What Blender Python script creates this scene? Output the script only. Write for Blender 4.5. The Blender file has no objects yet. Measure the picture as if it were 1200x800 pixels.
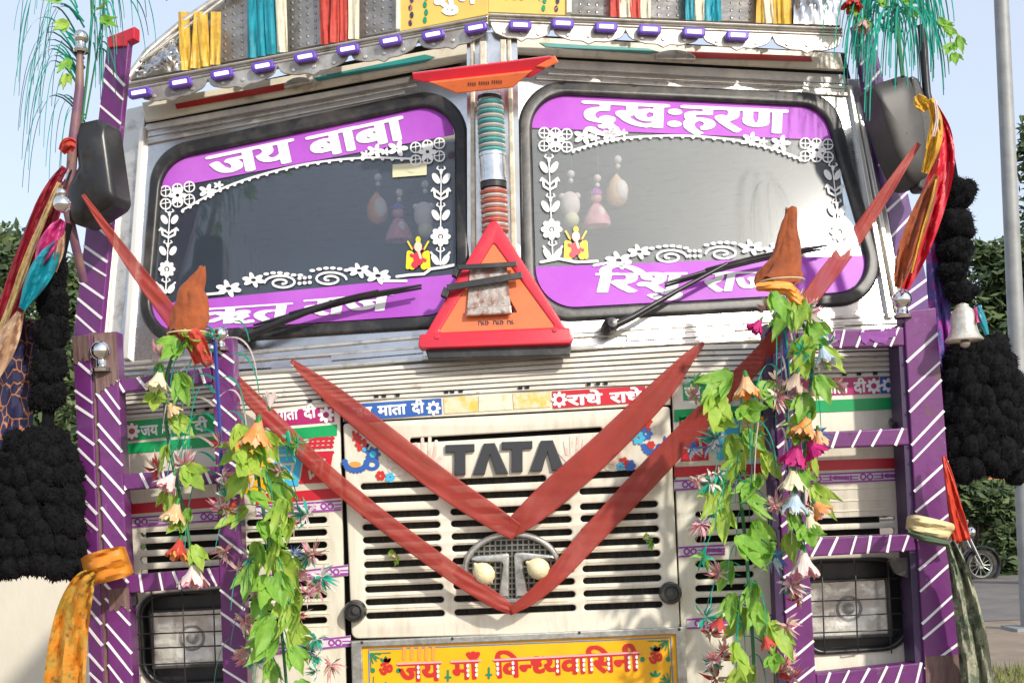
import bpy, bmesh, math, random
import numpy as np
from mathutils import Vector, Matrix, Euler
S = bpy.context.scene
COL = S.collection
rnd = random.Random(7)
R = math.radians

# ------------------------------------------------------------------ camera, sky, sun, exposure
F, CAM_D, CAM_H, ROLL, HOR = 1449.0, 3.4, 1.35, R(2.6), 600.0
cd = bpy.data.cameras.new('camera')
cam = bpy.data.objects.new('camera', cd); COL.objects.link(cam); S.camera = cam
cd.sensor_width = 36; cd.lens = 36 * F / 1200; cd.shift_y = (HOR - 400) / 1200
cd.clip_start = 0.05; cd.clip_end = 3000
EYE = Vector((0, -CAM_D, CAM_H))
RX = Vector((math.cos(ROLL), 0, -math.sin(ROLL))); UP = Vector((math.sin(ROLL), 0, math.cos(ROLL))); FW = Vector((0, 1, 0))
m4 = Matrix((RX, UP, -FW)).transposed().to_4x4(); m4.translation = EYE
cam.matrix_world = m4
SUN = Vector((0.52, -0.672, 0.527)).normalized()
sl = bpy.data.lights.new('sun', 'SUN'); sl.energy = 3.0; sl.angle = R(2.0); sl.color = (1, 0.94, 0.84)
so = bpy.data.objects.new('sun', sl); COL.objects.link(so)
so.rotation_euler = (-SUN).to_track_quat('-Z', 'Y').to_euler()
wd = bpy.data.worlds.new('World'); S.world = wd; wd.use_nodes = True
wn = wd.node_tree; bg = wn.nodes['Background']
sk = wn.nodes.new('ShaderNodeTexSky'); sk.sky_type = 'NISHITA'; sk.sun_disc = False
sk.sun_elevation = math.asin(SUN.z); sk.sun_rotation = math.atan2(SUN.x, SUN.y)
sk.dust_density = 2.0; sk.air_density = 1.0; sk.ozone_density = 1.0
wn.links.new(sk.outputs[0], bg.inputs[0]); bg.inputs[1].default_value = 0.14
hz = wn.nodes.new('ShaderNodeBackground'); hz.inputs[0].default_value = (0.80, 0.86, 0.98, 1); hz.inputs[1].default_value = 0.90   # thin bright high haze
wm = wn.nodes.new('ShaderNodeMixShader'); wm.inputs[0].default_value = 0.55
wn.links.new(bg.outputs[0], wm.inputs[1]); wn.links.new(hz.outputs[0], wm.inputs[2]); wn.links.new(wm.outputs[0], wn.nodes['World Output'].inputs[0])
S.view_settings.view_transform = 'Standard'; S.view_settings.look = 'None'
S.view_settings.exposure = 0.47; S.view_settings.gamma = 1
S.view_settings.use_curve_mapping = False

# ------------------------------------------------------------------ projection helpers: a pixel of the photo meets a real plane
def ray(px, py):
    return RX * ((px - 600) / F) + UP * ((HOR - py) / F) + FW
class Plane:
    def __init__(s, p, n):
        s.p = Vector(p); s.n = Vector(n).normalized()
        s.ex = Vector((0, 0, 1)).cross(s.n) * 1.0
        s.ex = Vector((1, 0, 0)) - s.n * s.n.x; s.ex.normalize()
        s.ey = s.n.cross(s.ex)
        if s.ey.z < 0: s.ey = -s.ey
    def at(s, px, py, h=0.0):
        d = ray(px, py)
        t = ((s.p + s.n * h) - EYE).dot(s.n) / d.dot(s.n)
        return EYE + d * t
    def loc(s, v):
        w = v - s.p
        return (w.dot(s.ex), w.dot(s.ey))
    def world(s, a, b, h):
        return s.p + s.ex * a + s.ey * b + s.n * h
def FR(y): return Plane((0, y, 1), (0, -1, 0))
def P(px, py, y=0.0): return FR(y).at(px, py)
def px_size(y=0.0): return (CAM_D + y) / F
TV, TR = math.tan(R(9)), math.tan(R(12))
WL = Plane((0, 0.03, 1.86), (-TV, -1, TR)); WR = Plane((0, 0.03, 1.86), (TV, -1, TR))
VL = Plane((0, 0.09, 2.6), (-TV, -1, 0)); VR = Plane((0, 0.09, 2.6), (TV, -1, 0))
TC = math.tan(R(24))
KL = Plane((0, 0.10, 2.66), (-TV, -1, TC)); KR = Plane((0, 0.10, 2.66), (TV, -1, TC))
F0 = FR(0.0)

# ------------------------------------------------------------------ materials
def lin(c):
    return tuple(((x / 255) / 12.92 if x / 255 <= 0.04045 else ((x / 255 + 0.055) / 1.055) ** 2.4) for x in c) + (1.0,)
MATS = {}
def M(name, c, rough=0.5, metal=0.0, c2=None, scale=8.0, lo=0.4, hi=0.65, bump=0.0, bscale=60.0, trans=0.0, alpha=1.0,
      spec=0.5, coat=0.0, stretch=(1, 1, 1), sheen=0.0, c3=None, sss=0.0, detail=8.0, emit=0.0, rough2=None):
    m = bpy.data.materials.new(name); m.use_nodes = True; MATS[name] = m
    nt = m.node_tree; p = nt.nodes['Principled BSDF']; N = nt.nodes.new; L = nt.links.new
    base = lin(c) if max(c) > 1.0 else tuple(c) + (1.0,)
    p.inputs['Base Color'].default_value = base; p.inputs['Roughness'].default_value = rough
    p.inputs['Metallic'].default_value = metal; p.inputs['Specular IOR Level'].default_value = spec
    p.inputs['Coat Weight'].default_value = coat; p.inputs['Sheen Weight'].default_value = sheen
    p.inputs['Alpha'].default_value = alpha
    g = N('ShaderNodeNewGeometry'); mp = N('ShaderNodeMapping'); L(g.outputs['Position'], mp.inputs[0])
    mp.inputs['Scale'].default_value = stretch
    if c2 is not None:
        b2 = lin(c2) if max(c2) > 1.0 else tuple(c2) + (1.0,)
        nz = N('ShaderNodeTexNoise'); nz.inputs['Scale'].default_value = scale; nz.inputs['Detail'].default_value = detail
        nz.inputs['Roughness'].default_value = 0.65
        L(mp.outputs[0], nz.inputs[0])
        mr = N('ShaderNodeMapRange'); mr.inputs[1].default_value = lo; mr.inputs[2].default_value = hi
        L(nz.outputs[0], mr.inputs[0])
        mx = N('ShaderNodeMix'); mx.data_type = 'RGBA'
        mx.inputs[6].default_value = base; mx.inputs[7].default_value = b2
        L(mr.outputs[0], mx.inputs[0]); out = mx.outputs[2]
        if c3 is not None:
            b3 = lin(c3) if max(c3) > 1.0 else tuple(c3) + (1.0,)
            n2 = N('ShaderNodeTexNoise'); n2.inputs['Scale'].default_value = scale * 3.7; n2.inputs['Detail'].default_value = 5
            L(mp.outputs[0], n2.inputs[0])
            r2 = N('ShaderNodeMapRange'); r2.inputs[1].default_value = 0.55; r2.inputs[2].default_value = 0.75
            L(n2.outputs[0], r2.inputs[0])
            m2 = N('ShaderNodeMix'); m2.data_type = 'RGBA'; m2.inputs[7].default_value = b3
            L(out, m2.inputs[6]); L(r2.outputs[0], m2.inputs[0]); out = m2.outputs[2]
        L(out, p.inputs['Base Color'])
        if rough2 is not None:
            r3 = N('ShaderNodeMapRange'); r3.inputs[3].default_value = rough; r3.inputs[4].default_value = rough2
            L(mr.outputs[0], r3.inputs[0]); L(r3.outputs[0], p.inputs['Roughness'])
    if bump > 0:
        nb = N('ShaderNodeTexNoise'); nb.inputs['Scale'].default_value = bscale; nb.inputs['Detail'].default_value = 4
        L(mp.outputs[0], nb.inputs[0])
        bp = N('ShaderNodeBump'); bp.inputs['Strength'].default_value = bump; bp.inputs['Distance'].default_value = 0.01
        L(nb.outputs[0], bp.inputs['Height']); L(bp.outputs[0], p.inputs['Normal'])
    if trans > 0:      # thin translucent cloth or leaf
        t = N('ShaderNodeBsdfTranslucent'); ms = N('ShaderNodeMixShader'); ms.inputs[0].default_value = trans
        if c2 is not None: L(out, t.inputs[0])
        else: t.inputs[0].default_value = base
        o = nt.nodes['Material Output']
        L(p.outputs[0], ms.inputs[1]); L(t.outputs[0], ms.inputs[2]); L(ms.outputs[0], o.inputs[0])
    return m
white = M('white_enamel', (0.70, 0.66, 0.55), 0.34, c2=(0.50, 0.45, 0.35), scale=5, lo=0.50, hi=0.82, coat=0.15, bump=0.07, bscale=9, c3=(0.62, 0.56, 0.44), stretch=(2.6, 2.6, .8))
cream = M('cream_enamel', (0.70, 0.65, 0.52), 0.38, c2=(0.40, 0.35, 0.26), scale=14, lo=0.5, hi=0.8, bump=0.06, bscale=14)
ribmat = M('weathered_white_metal', (0.66, 0.63, 0.56), 0.35, metal=0.15, c2=(0.40, 0.36, 0.30), scale=9, lo=0.5, hi=0.75, stretch=(0.5, 1, 4), bump=0.08, bscale=20)
steel = M('dull_steel_sheet', (0.66, 0.66, 0.66), 0.24, 1.0, c2=(0.42, 0.40, 0.38), scale=6, lo=0.4, hi=0.75, bump=0.25, bscale=7, rough2=0.45)
steel2 = M('brushed_steel_channel', (0.62, 0.59, 0.53), 0.33, 0.75, c2=(0.30, 0.26, 0.21), scale=18, lo=0.5, hi=0.72, bump=0.15, bscale=30)
chrome = M('chrome', (0.80, 0.79, 0.77), 0.10, 1.0, c2=(0.5, 0.48, 0.44), scale=22, lo=0.5, hi=0.8)
alum = M('cast_aluminium', (0.55, 0.55, 0.52), 0.38, 0.85, c2=(0.35, 0.34, 0.31), scale=30, bump=0.1, bscale=80)
dark = M('black_void_shade', (0.008, 0.008, 0.008), 0.8)  # near-black colour standing in for the shade inside gaps and holes
rubber = M('black_rubber', (0.016, 0.016, 0.017), 0.42, c2=(0.06, 0.055, 0.05), scale=14, lo=0.5, hi=0.75, bump=0.1, bscale=30)
blackpl = M('black_plastic', (0.017, 0.017, 0.018), 0.33, c2=(0.05, 0.046, 0.042), scale=8, lo=0.5, hi=0.7, bump=0.03, bscale=90)
greypl = M('sun_bleached_plastic', (0.035, 0.032, 0.03), 0.5, c2=(0.065, 0.06, 0.055), scale=5)
purple = M('purple_tape', (0.125, 0.020, 0.135), 0.38, c2=(0.155, 0.028, 0.165), scale=10, lo=0.4, hi=0.7, bump=0.12, bscale=25, coat=0.15, c3=(0.09, 0.02, 0.085))
purple_gloss = M('purple_foil', (0.26, 0.045, 0.32), 0.28, c2=(0.15, 0.03, 0.18), scale=14, bump=0.2, bscale=40, coat=0.3)
purpleshade = M('shaded_purple_side', (0.030, 0.015, 0.06), 0.5, c2=(0.06, 0.02, 0.09), scale=10)
whitetape = M('white_tape', (0.80, 0.78, 0.80), 0.4)
wood = M('worn_brown_wood', (0.12, 0.065, 0.06), 0.7, c2=(0.20, 0.13, 0.11), scale=20, bump=0.3, bscale=60, stretch=(4, 4, 0.6))
vinyl = M('purple_window_vinyl', (0.40, 0.09, 0.52), 0.30, c2=(0.47, 0.14, 0.58), scale=3, spec=0.06)
wdecal = M('white_vinyl', (0.80, 0.80, 0.80), 0.6, spec=0.05)
redp = M('red_reflective_plastic', (0.62, 0.015, 0.035), 0.25, c2=(0.50, 0.02, 0.04), scale=12, coat=0.4, bump=0.06, bscale=220)
orangep = M('orange_plastic', (0.80, 0.17, 0.05), 0.35, c2=(0.66, 0.15, 0.05), scale=10, coat=0.2)
redcloth = M('sheer_red_cloth', (0.50, 0.062, 0.042), 0.5, c2=(0.36, 0.044, 0.032), scale=9, lo=0.35, hi=0.75, stretch=(1, 1, 1), trans=0.35, bump=0.10, bscale=140, sheen=0.3)
def veil(m, a):
    nt = m.node_tree; o = nt.nodes['Material Output']; src = o.inputs[0].links[0].from_socket
    t = nt.nodes.new('ShaderNodeBsdfTransparent'); x = nt.nodes.new('ShaderNodeMixShader'); x.inputs[0].default_value = a
    nt.links.new(src, x.inputs[2]); nt.links.new(t.outputs[0], x.inputs[1]); nt.links.new(x.outputs[0], o.inputs[0]); return m
veil(redcloth, 0.74)
rust = M('rust_orange_cloth', (0.40, 0.095, 0.022), 0.8, c2=(0.24, 0.055, 0.014), scale=16, bump=0.5, bscale=38, trans=0.2, sheen=0.2)
saffron = M('saffron_cloth', (0.62, 0.24, 0.02), 0.6, c2=(0.42, 0.30, 0.05), scale=16, lo=0.45, hi=0.6, c3=(0.16, 0.07, 0.03), trans=0.15, bump=0.3, bscale=60)
maroon = M('maroon_cloth', (0.30, 0.012, 0.03), 0.55, c2=(0.18, 0.01, 0.02), scale=20, trans=0.2, bump=0.2, bscale=60)
goldcloth = M('gold_braid', (0.50, 0.36, 0.16), 0.4, c2=(0.32, 0.22, 0.10), scale=60, metal=0.3)
pinkcloth = M('pink_silk', (0.62, 0.06, 0.25), 0.45, c2=(0.45, 0.03, 0.14), scale=40, trans=0.2)
tealcloth = M('turquoise_silk', (0.01, 0.30, 0.38), 0.4, c2=(0.01, 0.20, 0.26), scale=20, trans=0.2)
peachcloth = M('peach_cloth', (0.55, 0.36, 0.22), 0.6, c2=(0.38, 0.22, 0.14), scale=30, trans=0.2)
navycloth = M('navy_cloth', (0.022, 0.022, 0.07), 0.7, c2=(0.03, 0.03, 0.10), scale=30)
yellowcloth = M('yellow_silk', (0.74, 0.48, 0.06), 0.4, c2=(0.58, 0.32, 0.04), scale=20, trans=0.25)
floralcloth = M('violet_floral_cloth', (0.10, 0.06, 0.28), 0.6, c2=(0.32, 0.04, 0.30), scale=18, lo=0.48, hi=0.52, c3=(0.06, 0.16, 0.36))
camo = M('mottled_green_cloth', (0.26, 0.26, 0.18), 0.8, c2=(0.10, 0.13, 0.08), scale=26, lo=0.48, hi=0.53, c3=(0.46, 0.42, 0.32), bump=0.5, bscale=50)
creamcloth = M('cream_cloth', (0.62, 0.52, 0.28), 0.7, c2=(0.5, 0.4, 0.2), scale=20, bump=0.3, bscale=60)
wool = M('black_wool', (0.004, 0.004, 0.005), 0.95, c2=(0.009, 0.009, 0.010), scale=40, spec=0.15)
teal = M('teal_paint', (0.02, 0.30, 0.28), 0.4, c2=(0.04, 0.22, 0.20), scale=12)
redpaint = M('red_paint', (0.55, 0.03, 0.02), 0.4, c2=(0.42, 0.03, 0.02), scale=12)
greenpaint = M('green_sticker', (0.0, 0.36, 0.10), 0.4, c2=(0.0, 0.28, 0.08), scale=8)
magenta = M('magenta_sticker', (0.44, 0.01, 0.14), 0.4, c2=(0.36, 0.01, 0.12), scale=8)
bluest = M('blue_sticker', (0.02, 0.09, 0.36), 0.4, c2=(0.03, 0.12, 0.40), scale=8)
redst = M('red_sticker', (0.55, 0.012, 0.03), 0.4, c2=(0.45, 0.012, 0.03), scale=8)
yellowst = M('faded_yellow_sticker', (0.72, 0.48, 0.08), 0.5, c2=(0.68, 0.60, 0.42), scale=30, lo=0.4, hi=0.55)
palest = M('faded_cream_sticker', (0.70, 0.65, 0.52), 0.5, c2=(0.66, 0.50, 0.20), scale=40, lo=0.55, hi=0.7)
boardyel = M('yellow_sign_paint', (0.86, 0.44, 0.0), 0.4, c2=(0.80, 0.38, 0.0), scale=7, coat=0.2)
crestyel = M('mustard_sign_paint', (0.62, 0.42, 0.09), 0.4, c2=(0.55, 0.36, 0.10), scale=7)
signred = M('sign_red', (0.52, 0.02, 0.015), 0.45)
signpink = M('sign_pink', (0.80, 0.35, 0.38), 0.45)
signgreen = M('sign_green', (0.0, 0.22, 0.10), 0.45)
signblue = M('sign_blue', (0.02, 0.20, 0.50), 0.45)
cyanst = M('cyan_print', (0.05, 0.42, 0.66), 0.45)
orangest = M('orange_print', (0.85, 0.30, 0.05), 0.5)
purpleprint = M('violet_print', (0.28, 0.05, 0.30), 0.5)
handred = M('smeared_paste', (0.62, 0.44, 0.36), 0.7, c2=(0.69, 0.62, 0.53), scale=45, lo=.42, hi=.56)
letterblk = M('charcoal_letters', (0.035, 0.037, 0.042), 0.35)
ledp = M('violet_lamp_plastic', (0.12, 0.05, 0.42), 0.25, coat=0.5)
ledw = M('white_lamp_window', (0.82, 0.78, 0.90), 0.3)
lensm = M('lamp_reflector', (0.80, 0.77, 0.68), 0.25, 0.55, c2=(0.50, 0.46, 0.38), scale=9, bump=0.5, bscale=26)
springt = M('teal_coil', (0.10, 0.38, 0.38), 0.3, c2=(0.06, 0.28, 0.30), scale=20, coat=0.3)
springw = M('silver_coil', (0.70, 0.66, 0.60), 0.25, 0.6)
springr = M('copper_red_coil', (0.58, 0.16, 0.12), 0.35, 0.3, coat=0.3)
wire = M('dark_wire', (0.06, 0.055, 0.05), 0.5, 0.5)
leafA = M('yellow_green_leaf', (0.46, 0.62, 0.10), 0.5, c2=(0.30, 0.52, 0.07), scale=24, trans=0.45, bump=0.2, bscale=90)
leafB = M('green_leaf', (0.22, 0.48, 0.07), 0.5, c2=(0.34, 0.58, 0.09), scale=24, trans=0.45, bump=0.2, bscale=90)
leafC = M('deep_green_leaf', (0.035, 0.20, 0.05), 0.5, c2=(0.06, 0.28, 0.06), scale=24, trans=0.3)
tinsel = M('teal_plastic_grass', (0.015, 0.36, 0.24), 0.35, c2=(0.03, 0.48, 0.34), scale=12, trans=0.25)
tinseld = M('dark_green_plastic_grass', (0.02, 0.13, 0.10), 0.35, trans=0.2)
stemm = M('green_stem', (0.03, 0.16, 0.06), 0.5)
stemblue = M('blue_stem', (0.02, 0.05, 0.26), 0.4)
fl = {k: M(k + '_petal', c, 0.6, c2=d, scale=40, trans=0.3) for k, c, d in (
    ('orange', (0.85, 0.30, 0.06), (0.90, 0.45, 0.20)), ('peach', (0.80, 0.46, 0.22), (0.80, 0.58, 0.36)),
    ('cream', (0.80, 0.72, 0.46), (0.80, 0.75, 0.58)), ('white', (0.80, 0.76, 0.72), (0.80, 0.60, 0.60)),
    ('pink', (0.75, 0.25, 0.34), (0.78, 0.45, 0.48)), ('magenta', (0.60, 0.02, 0.22), (0.45, 0.01, 0.16)),
    ('lightblue', (0.42, 0.58, 0.70), (0.60, 0.68, 0.74)), ('red', (0.62, 0.08, 0.05), (0.50, 0.05, 0.04)), ('blue', (0.05, 0.16, 0.50), (0.10, 0.25, 0.55)),
    ('beige', (0.55, 0.40, 0.30), (0.62, 0.50, 0.40)))}

def grime(m, col, scale, lo, hi, stretch, amount):
    """worn or rusty marks of their own shape over whatever colour the material has"""
    nt = m.node_tree; p = nt.nodes['Principled BSDF']; N = nt.nodes.new; L = nt.links.new; i = p.inputs['Base Color']
    g = N('ShaderNodeNewGeometry'); mp = N('ShaderNodeMapping'); mp.inputs['Scale'].default_value = stretch; L(g.outputs['Position'], mp.inputs[0])
    n = N('ShaderNodeTexNoise'); n.inputs['Scale'].default_value = scale; n.inputs['Detail'].default_value = 9; n.inputs['Roughness'].default_value = .7; L(mp.outputs[0], n.inputs[0])
    r = N('ShaderNodeMapRange'); r.inputs[1].default_value = lo; r.inputs[2].default_value = hi; r.inputs[4].default_value = amount; L(n.outputs[0], r.inputs[0])
    x = N('ShaderNodeMix'); x.data_type = 'RGBA'; x.inputs[7].default_value = tuple(col) + (1,); L(r.outputs[0], x.inputs[0])
    if i.links: L(i.links[0].from_socket, x.inputs[6])
    else: x.inputs[6].default_value = i.default_value
    L(x.outputs[2], i)
grime(white, (.20, .12, .06), 26, .66, .74, (1, 1, .7), .7); grime(white, (.30, .24, .16), 7, .56, .80, (6, 6, .5), .5)
grime(ribmat, (.16, .11, .07), 18, .60, .72, (1, 1, 1), .7); grime(cream, (.22, .15, .09), 14, .58, .72, (1, 1, 1), .6)
grime(purple, (.10, .055, .05), 17, .60, .66, (1, 1, .5), .85); grime(purple, (.30, .10, .33), 30, .62, .68, (1, 1, .6), .6)
grime(rubber, (.16, .14, .115), 6, .5, .75, (1, 1, 1), .5); grime(redp, (.30, .05, .05), 20, .55, .75, (1, 1, 1), .6); grime(orangep, (.36, .10, .05), 16, .55, .75, (1, 1, 1), .6)
grime(boardyel, (.45, .25, .06), 20, .60, .75, (1, 1, .6), .6); grime(steel, (.26, .20, .15), 15, .58, .72, (1, 1, 1), .5)

# ------------------------------------------------------------------ mesh building
class B:
    def __init__(s): s.v = []; s.f = []; s.m = []; s.st = []
    def add(s, vf, mi=0):
        o = len(s.v); s.st.append((o, len(s.f))); s.v += [tuple(p) for p in vf[0]]
        for q in vf[1]: s.f.append(tuple(i + o for i in q)); s.m.append(mi)
        return s
    def make(s, name, mats, parent=None, smooth=None, loc=None, bevel=0.0, split=False):
        if split:
            o = None
            for a, b in zip(s.st, s.st[1:] + [(len(s.v), len(s.f))]):
                q = B(); q.v = s.v[a[0]:b[0]]; q.f = [tuple(i - a[0] for i in f) for f in s.f[a[1]:b[1]]]; q.m = s.m[a[1]:b[1]]; o = q.make(name, mats, parent, smooth, loc, bevel)
            return o
        if not isinstance(mats, (list, tuple)): mats = [mats]
        me = bpy.data.meshes.new(name)
        root = parent
        while root is not None and root.parent is not None: root = root.parent
        if root is not None: off = Vector(root.location)
        else:
            if loc is None:
                a = np.array(s.v); loc = ((a[:, 0].min() + a[:, 0].max()) / 2, (a[:, 1].min() + a[:, 1].max()) / 2, a[:, 2].min())
            off = Vector(loc)
        me.from_pydata([(p[0] - off.x, p[1] - off.y, p[2] - off.z) for p in s.v], [], s.f)
        for k in mats: me.materials.append(k)
        me.polygons.foreach_set('material_index', s.m)
        if smooth is not None:
            me.polygons.foreach_set('use_smooth', [True] * len(me.polygons))
            me.set_sharp_from_angle(angle=R(smooth))
        me.update()
        o = bpy.data.objects.new(name, me); COL.objects.link(o)
        if parent is not None: o.parent = parent
        else: o.location = off
        if bevel > 0:
            bv = o.modifiers.new('edge', 'BEVEL'); bv.width = bevel; bv.segments = 2; bv.limit_method = 'ANGLE'
        return o
def tag(o, label, cat, group=None, kind=None):
    o['label'] = label; o['category'] = cat
    if group: o['group'] = group
    if kind: o['kind'] = kind
    return o
def thing(name, label, cat, loc, group=None):
    o = bpy.data.objects.new(name, None); COL.objects.link(o); o.location = loc; o.empty_display_size = 0.05
    return tag(o, label, cat, group)
def struct(o): o['kind'] = 'structure'; return o

def arcs(pts, n=8):
    """closed polygon with rounded corners: pts = (x, y, r)"""
    out = []; k = len(pts)
    for i in range(k):
        x, y = pts[i][:2]; r = pts[i][2] if len(pts[i]) > 2 else 0
        if r <= 0: out.append((x, y)); continue
        a = Vector(pts[i - 1][:2]) - Vector((x, y)); b = Vector(pts[(i + 1) % k][:2]) - Vector((x, y))
        ua, ub = a.normalized(), b.normalized(); h = ua.angle(ub) / 2
        d = min(r / math.tan(h), a.length * 0.49, b.length * 0.49)
        p0 = Vector((x, y)) + ua * d; p2 = Vector((x, y)) + ub * d; p1 = Vector((x, y))
        rr = d * math.tan(h); c = p1 + (ua + ub).normalized() * (rr / math.sin(h))
        a0 = math.atan2(p0.y - c.y, p0.x - c.x); a2 = math.atan2(p2.y - c.y, p2.x - c.x)
        da = (a2 - a0 + math.pi) % (2 * math.pi) - math.pi
        for j in range(n + 1):
            t = a0 + da * j / n; out.append((c.x + rr * math.cos(t), c.y + rr * math.sin(t)))
    return out
def oval(cx, cy, rx, ry, n=40, rot=0.0):
    c, s = math.cos(rot), math.sin(rot)
    return [(cx + rx * math.cos(t) * c - ry * math.sin(t) * s, cy + rx * math.cos(t) * s + ry * math.sin(t) * c) for t in [2 * math.pi * i / n for i in range(n)]]
def slot(x0, y0, x1, y1, h, n=6):
    d = Vector((x1 - x0, y1 - y0)).normalized(); q = Vector((-d.y, d.x)); r = h / 2; out = []
    for cx, cy, s in ((x1 - d.x * r, y1 - d.y * r, 1), (x0 + d.x * r, y0 + d.y * r, -1)):
        for j in range(n + 1):
            t = -math.pi / 2 + math.pi * j / n
            v = d * (math.cos(t) * r * s) + q * (math.sin(t) * r * s); out.append((cx + v.x, cy + v.y))
    return out
def solid(loops, pl, depth, h=0.0, bevel=0.0, res=1):
    """flat shape from pixel outlines (first loop outer, others holes) standing on a plane, `depth` thick, front at height h"""
    cu = bpy.data.curves.new('t', 'CURVE'); cu.dimensions = '2D'; cu.fill_mode = 'BOTH'
    bevel = min(bevel, depth * 0.45)
    cu.extrude = depth / 2 - bevel; cu.bevel_depth = bevel; cu.bevel_resolution = res
    if bevel: cu.offset = -bevel
    for lp in loops:
        q = [pl.loc(pl.at(x, y, h)) for x, y in [p[:2] for p in lp]]
        sp = cu.splines.new('POLY'); sp.points.add(len(q) - 1); sp.use_cyclic_u = True
        for i, (a, b) in enumerate(q): sp.points[i].co = (a, b, 0, 1)
    ob = bpy.data.objects.new('t', cu); me = ob.to_mesh()
    vs = [pl.world(v.co.x, v.co.y, v.co.z + h - depth / 2) for v in me.vertices]; fs = [tuple(p.vertices) for p in me.polygons]
    ob.to_mesh_clear(); bpy.data.objects.remove(ob); bpy.data.curves.remove(cu)
    bm = bmesh.new(); bv = [bm.verts.new(v) for v in vs]
    for q in fs:
        try: bm.faces.new([bv[i] for i in q])
        except ValueError: pass
    bmesh.ops.remove_doubles(bm, verts=bm.verts, dist=1e-5)
    bmesh.ops.recalc_face_normals(bm, faces=bm.faces)
    bm.verts.index_update()
    r = ([tuple(v.co) for v in bm.verts], [tuple(v.index for v in q.verts) for q in bm.faces]); bm.free()
    return r
def band(p0, p1, w0, w1=None):
    """quad outline of a straight strip between two pixels, w = width in pixels"""
    w1 = w0 if w1 is None else w1
    d = (Vector(p1) - Vector(p0)).normalized(); q = Vector((-d.y, d.x))
    return [tuple(Vector(p0) + q * w0 / 2), tuple(Vector(p1) + q * w1 / 2), tuple(Vector(p1) - q * w1 / 2), tuple(Vector(p0) - q * w0 / 2)]
def clip(poly, a, b, keep_above=True):
    """keep the part of a polygon above (smaller y) or below the pixel line a-b"""
    def s(p):
        y = a[1] + (b[1] - a[1]) * (p[0] - a[0]) / (b[0] - a[0]); return (y - p[1]) * (1 if keep_above else -1)
    out = []
    for i in range(len(poly)):
        p, q = poly[i - 1], poly[i]; sp, sq = s(p), s(q)
        if (sp >= 0) != (sq >= 0):
            t = sp / (sp - sq); out.append((p[0] + (q[0] - p[0]) * t, p[1] + (q[1] - p[1]) * t))
        if sq >= 0: out.append(q)
    return out
def tube(pts, rad, n=8, cap=True):
    pts = [Vector(p) for p in pts]; k = len(pts)
    if not hasattr(rad, '__len__'): rad = [rad] * k
    vs, fs = [], []; prev = None
    for i, p in enumerate(pts):
        d = (pts[min(i + 1, k - 1)] - pts[max(i - 1, 0)]).normalized()
        a = (prev - d * prev.dot(d)) if prev is not None else d.orthogonal()
        if a.length < 1e-6: a = d.orthogonal()
        a.normalize(); b = d.cross(a); prev = a
        for j in range(n):
            t = 2 * math.pi * j / n; vs.append(p + (a * math.cos(t) + b * math.sin(t)) * rad[i])
    for i in range(k - 1):
        for j in range(n):
            fs.append((i * n + j, i * n + (j + 1) % n, (i + 1) * n + (j + 1) % n, (i + 1) * n + j))
    if cap: fs.append(tuple(range(n - 1, -1, -1))); fs.append(tuple((k - 1) * n + j for j in range(n)))
    return vs, fs
def lathe(c, prof, n=24, axis=(0, 0, 1), lobes=0, amp=0.0):
    """prof = (radius, height) list revolved round an axis through c"""
    ax = Vector(axis).normalized(); a = ax.orthogonal().normalized(); b = ax.cross(a); c = Vector(c); vs, fs = [], []
    for i, (r, h) in enumerate(prof):
        for j in range(n):
            t = 2 * math.pi * j / n; rr = r * (1 + amp * (i / max(1, len(prof) - 1)) * math.cos(lobes * t))
            vs.append(c + ax * h + (a * math.cos(t) + b * math.sin(t)) * rr)
    for i in range(len(prof) - 1):
        for j in range(n):
            fs.append((i * n + j, i * n + (j + 1) % n, (i + 1) * n + (j + 1) % n, (i + 1) * n + j))
    return vs, fs
def ball(c, r, seg=16, ring=10, sc=(1, 1, 1)):
    prof = [(max(1e-5, math.sin(math.pi * i / ring)), -math.cos(math.pi * i / ring)) for i in range(ring + 1)]
    v, f = lathe((0, 0, 0), prof, seg)
    return [Vector(c) + Vector((p.x * r * sc[0], p.y * r * sc[1], p.z * r * sc[2])) for p in v], f
def boxw(x0, x1, y0, y1, z0, z1):
    v = [(x, y, z) for x in (x0, x1) for y in (y0, y1) for z in (z0, z1)]
    return v, [(0, 1, 3, 2), (4, 6, 7, 5), (0, 4, 5, 1), (2, 3, 7, 6), (0, 2, 6, 4), (1, 5, 7, 3)]
def smoothpath(pts, n=8):
    """Catmull-Rom through tuples"""
    p = [np.array(q, float) for q in pts]; p = [2 * p[0] - p[1]] + p + [2 * p[-1] - p[-2]]; out = []
    for i in range(1, len(p) - 2):
        for j in range(n):
            t = j / n; a, b, c, d = p[i - 1], p[i], p[i + 1], p[i + 2]
            out.append(0.5 * ((2 * b) + (c - a) * t + (2 * a - 5 * b + 4 * c - d) * t * t + (3 * b - a - 3 * c + d) * t ** 3))
    out.append(p[-2]); return out
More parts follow.
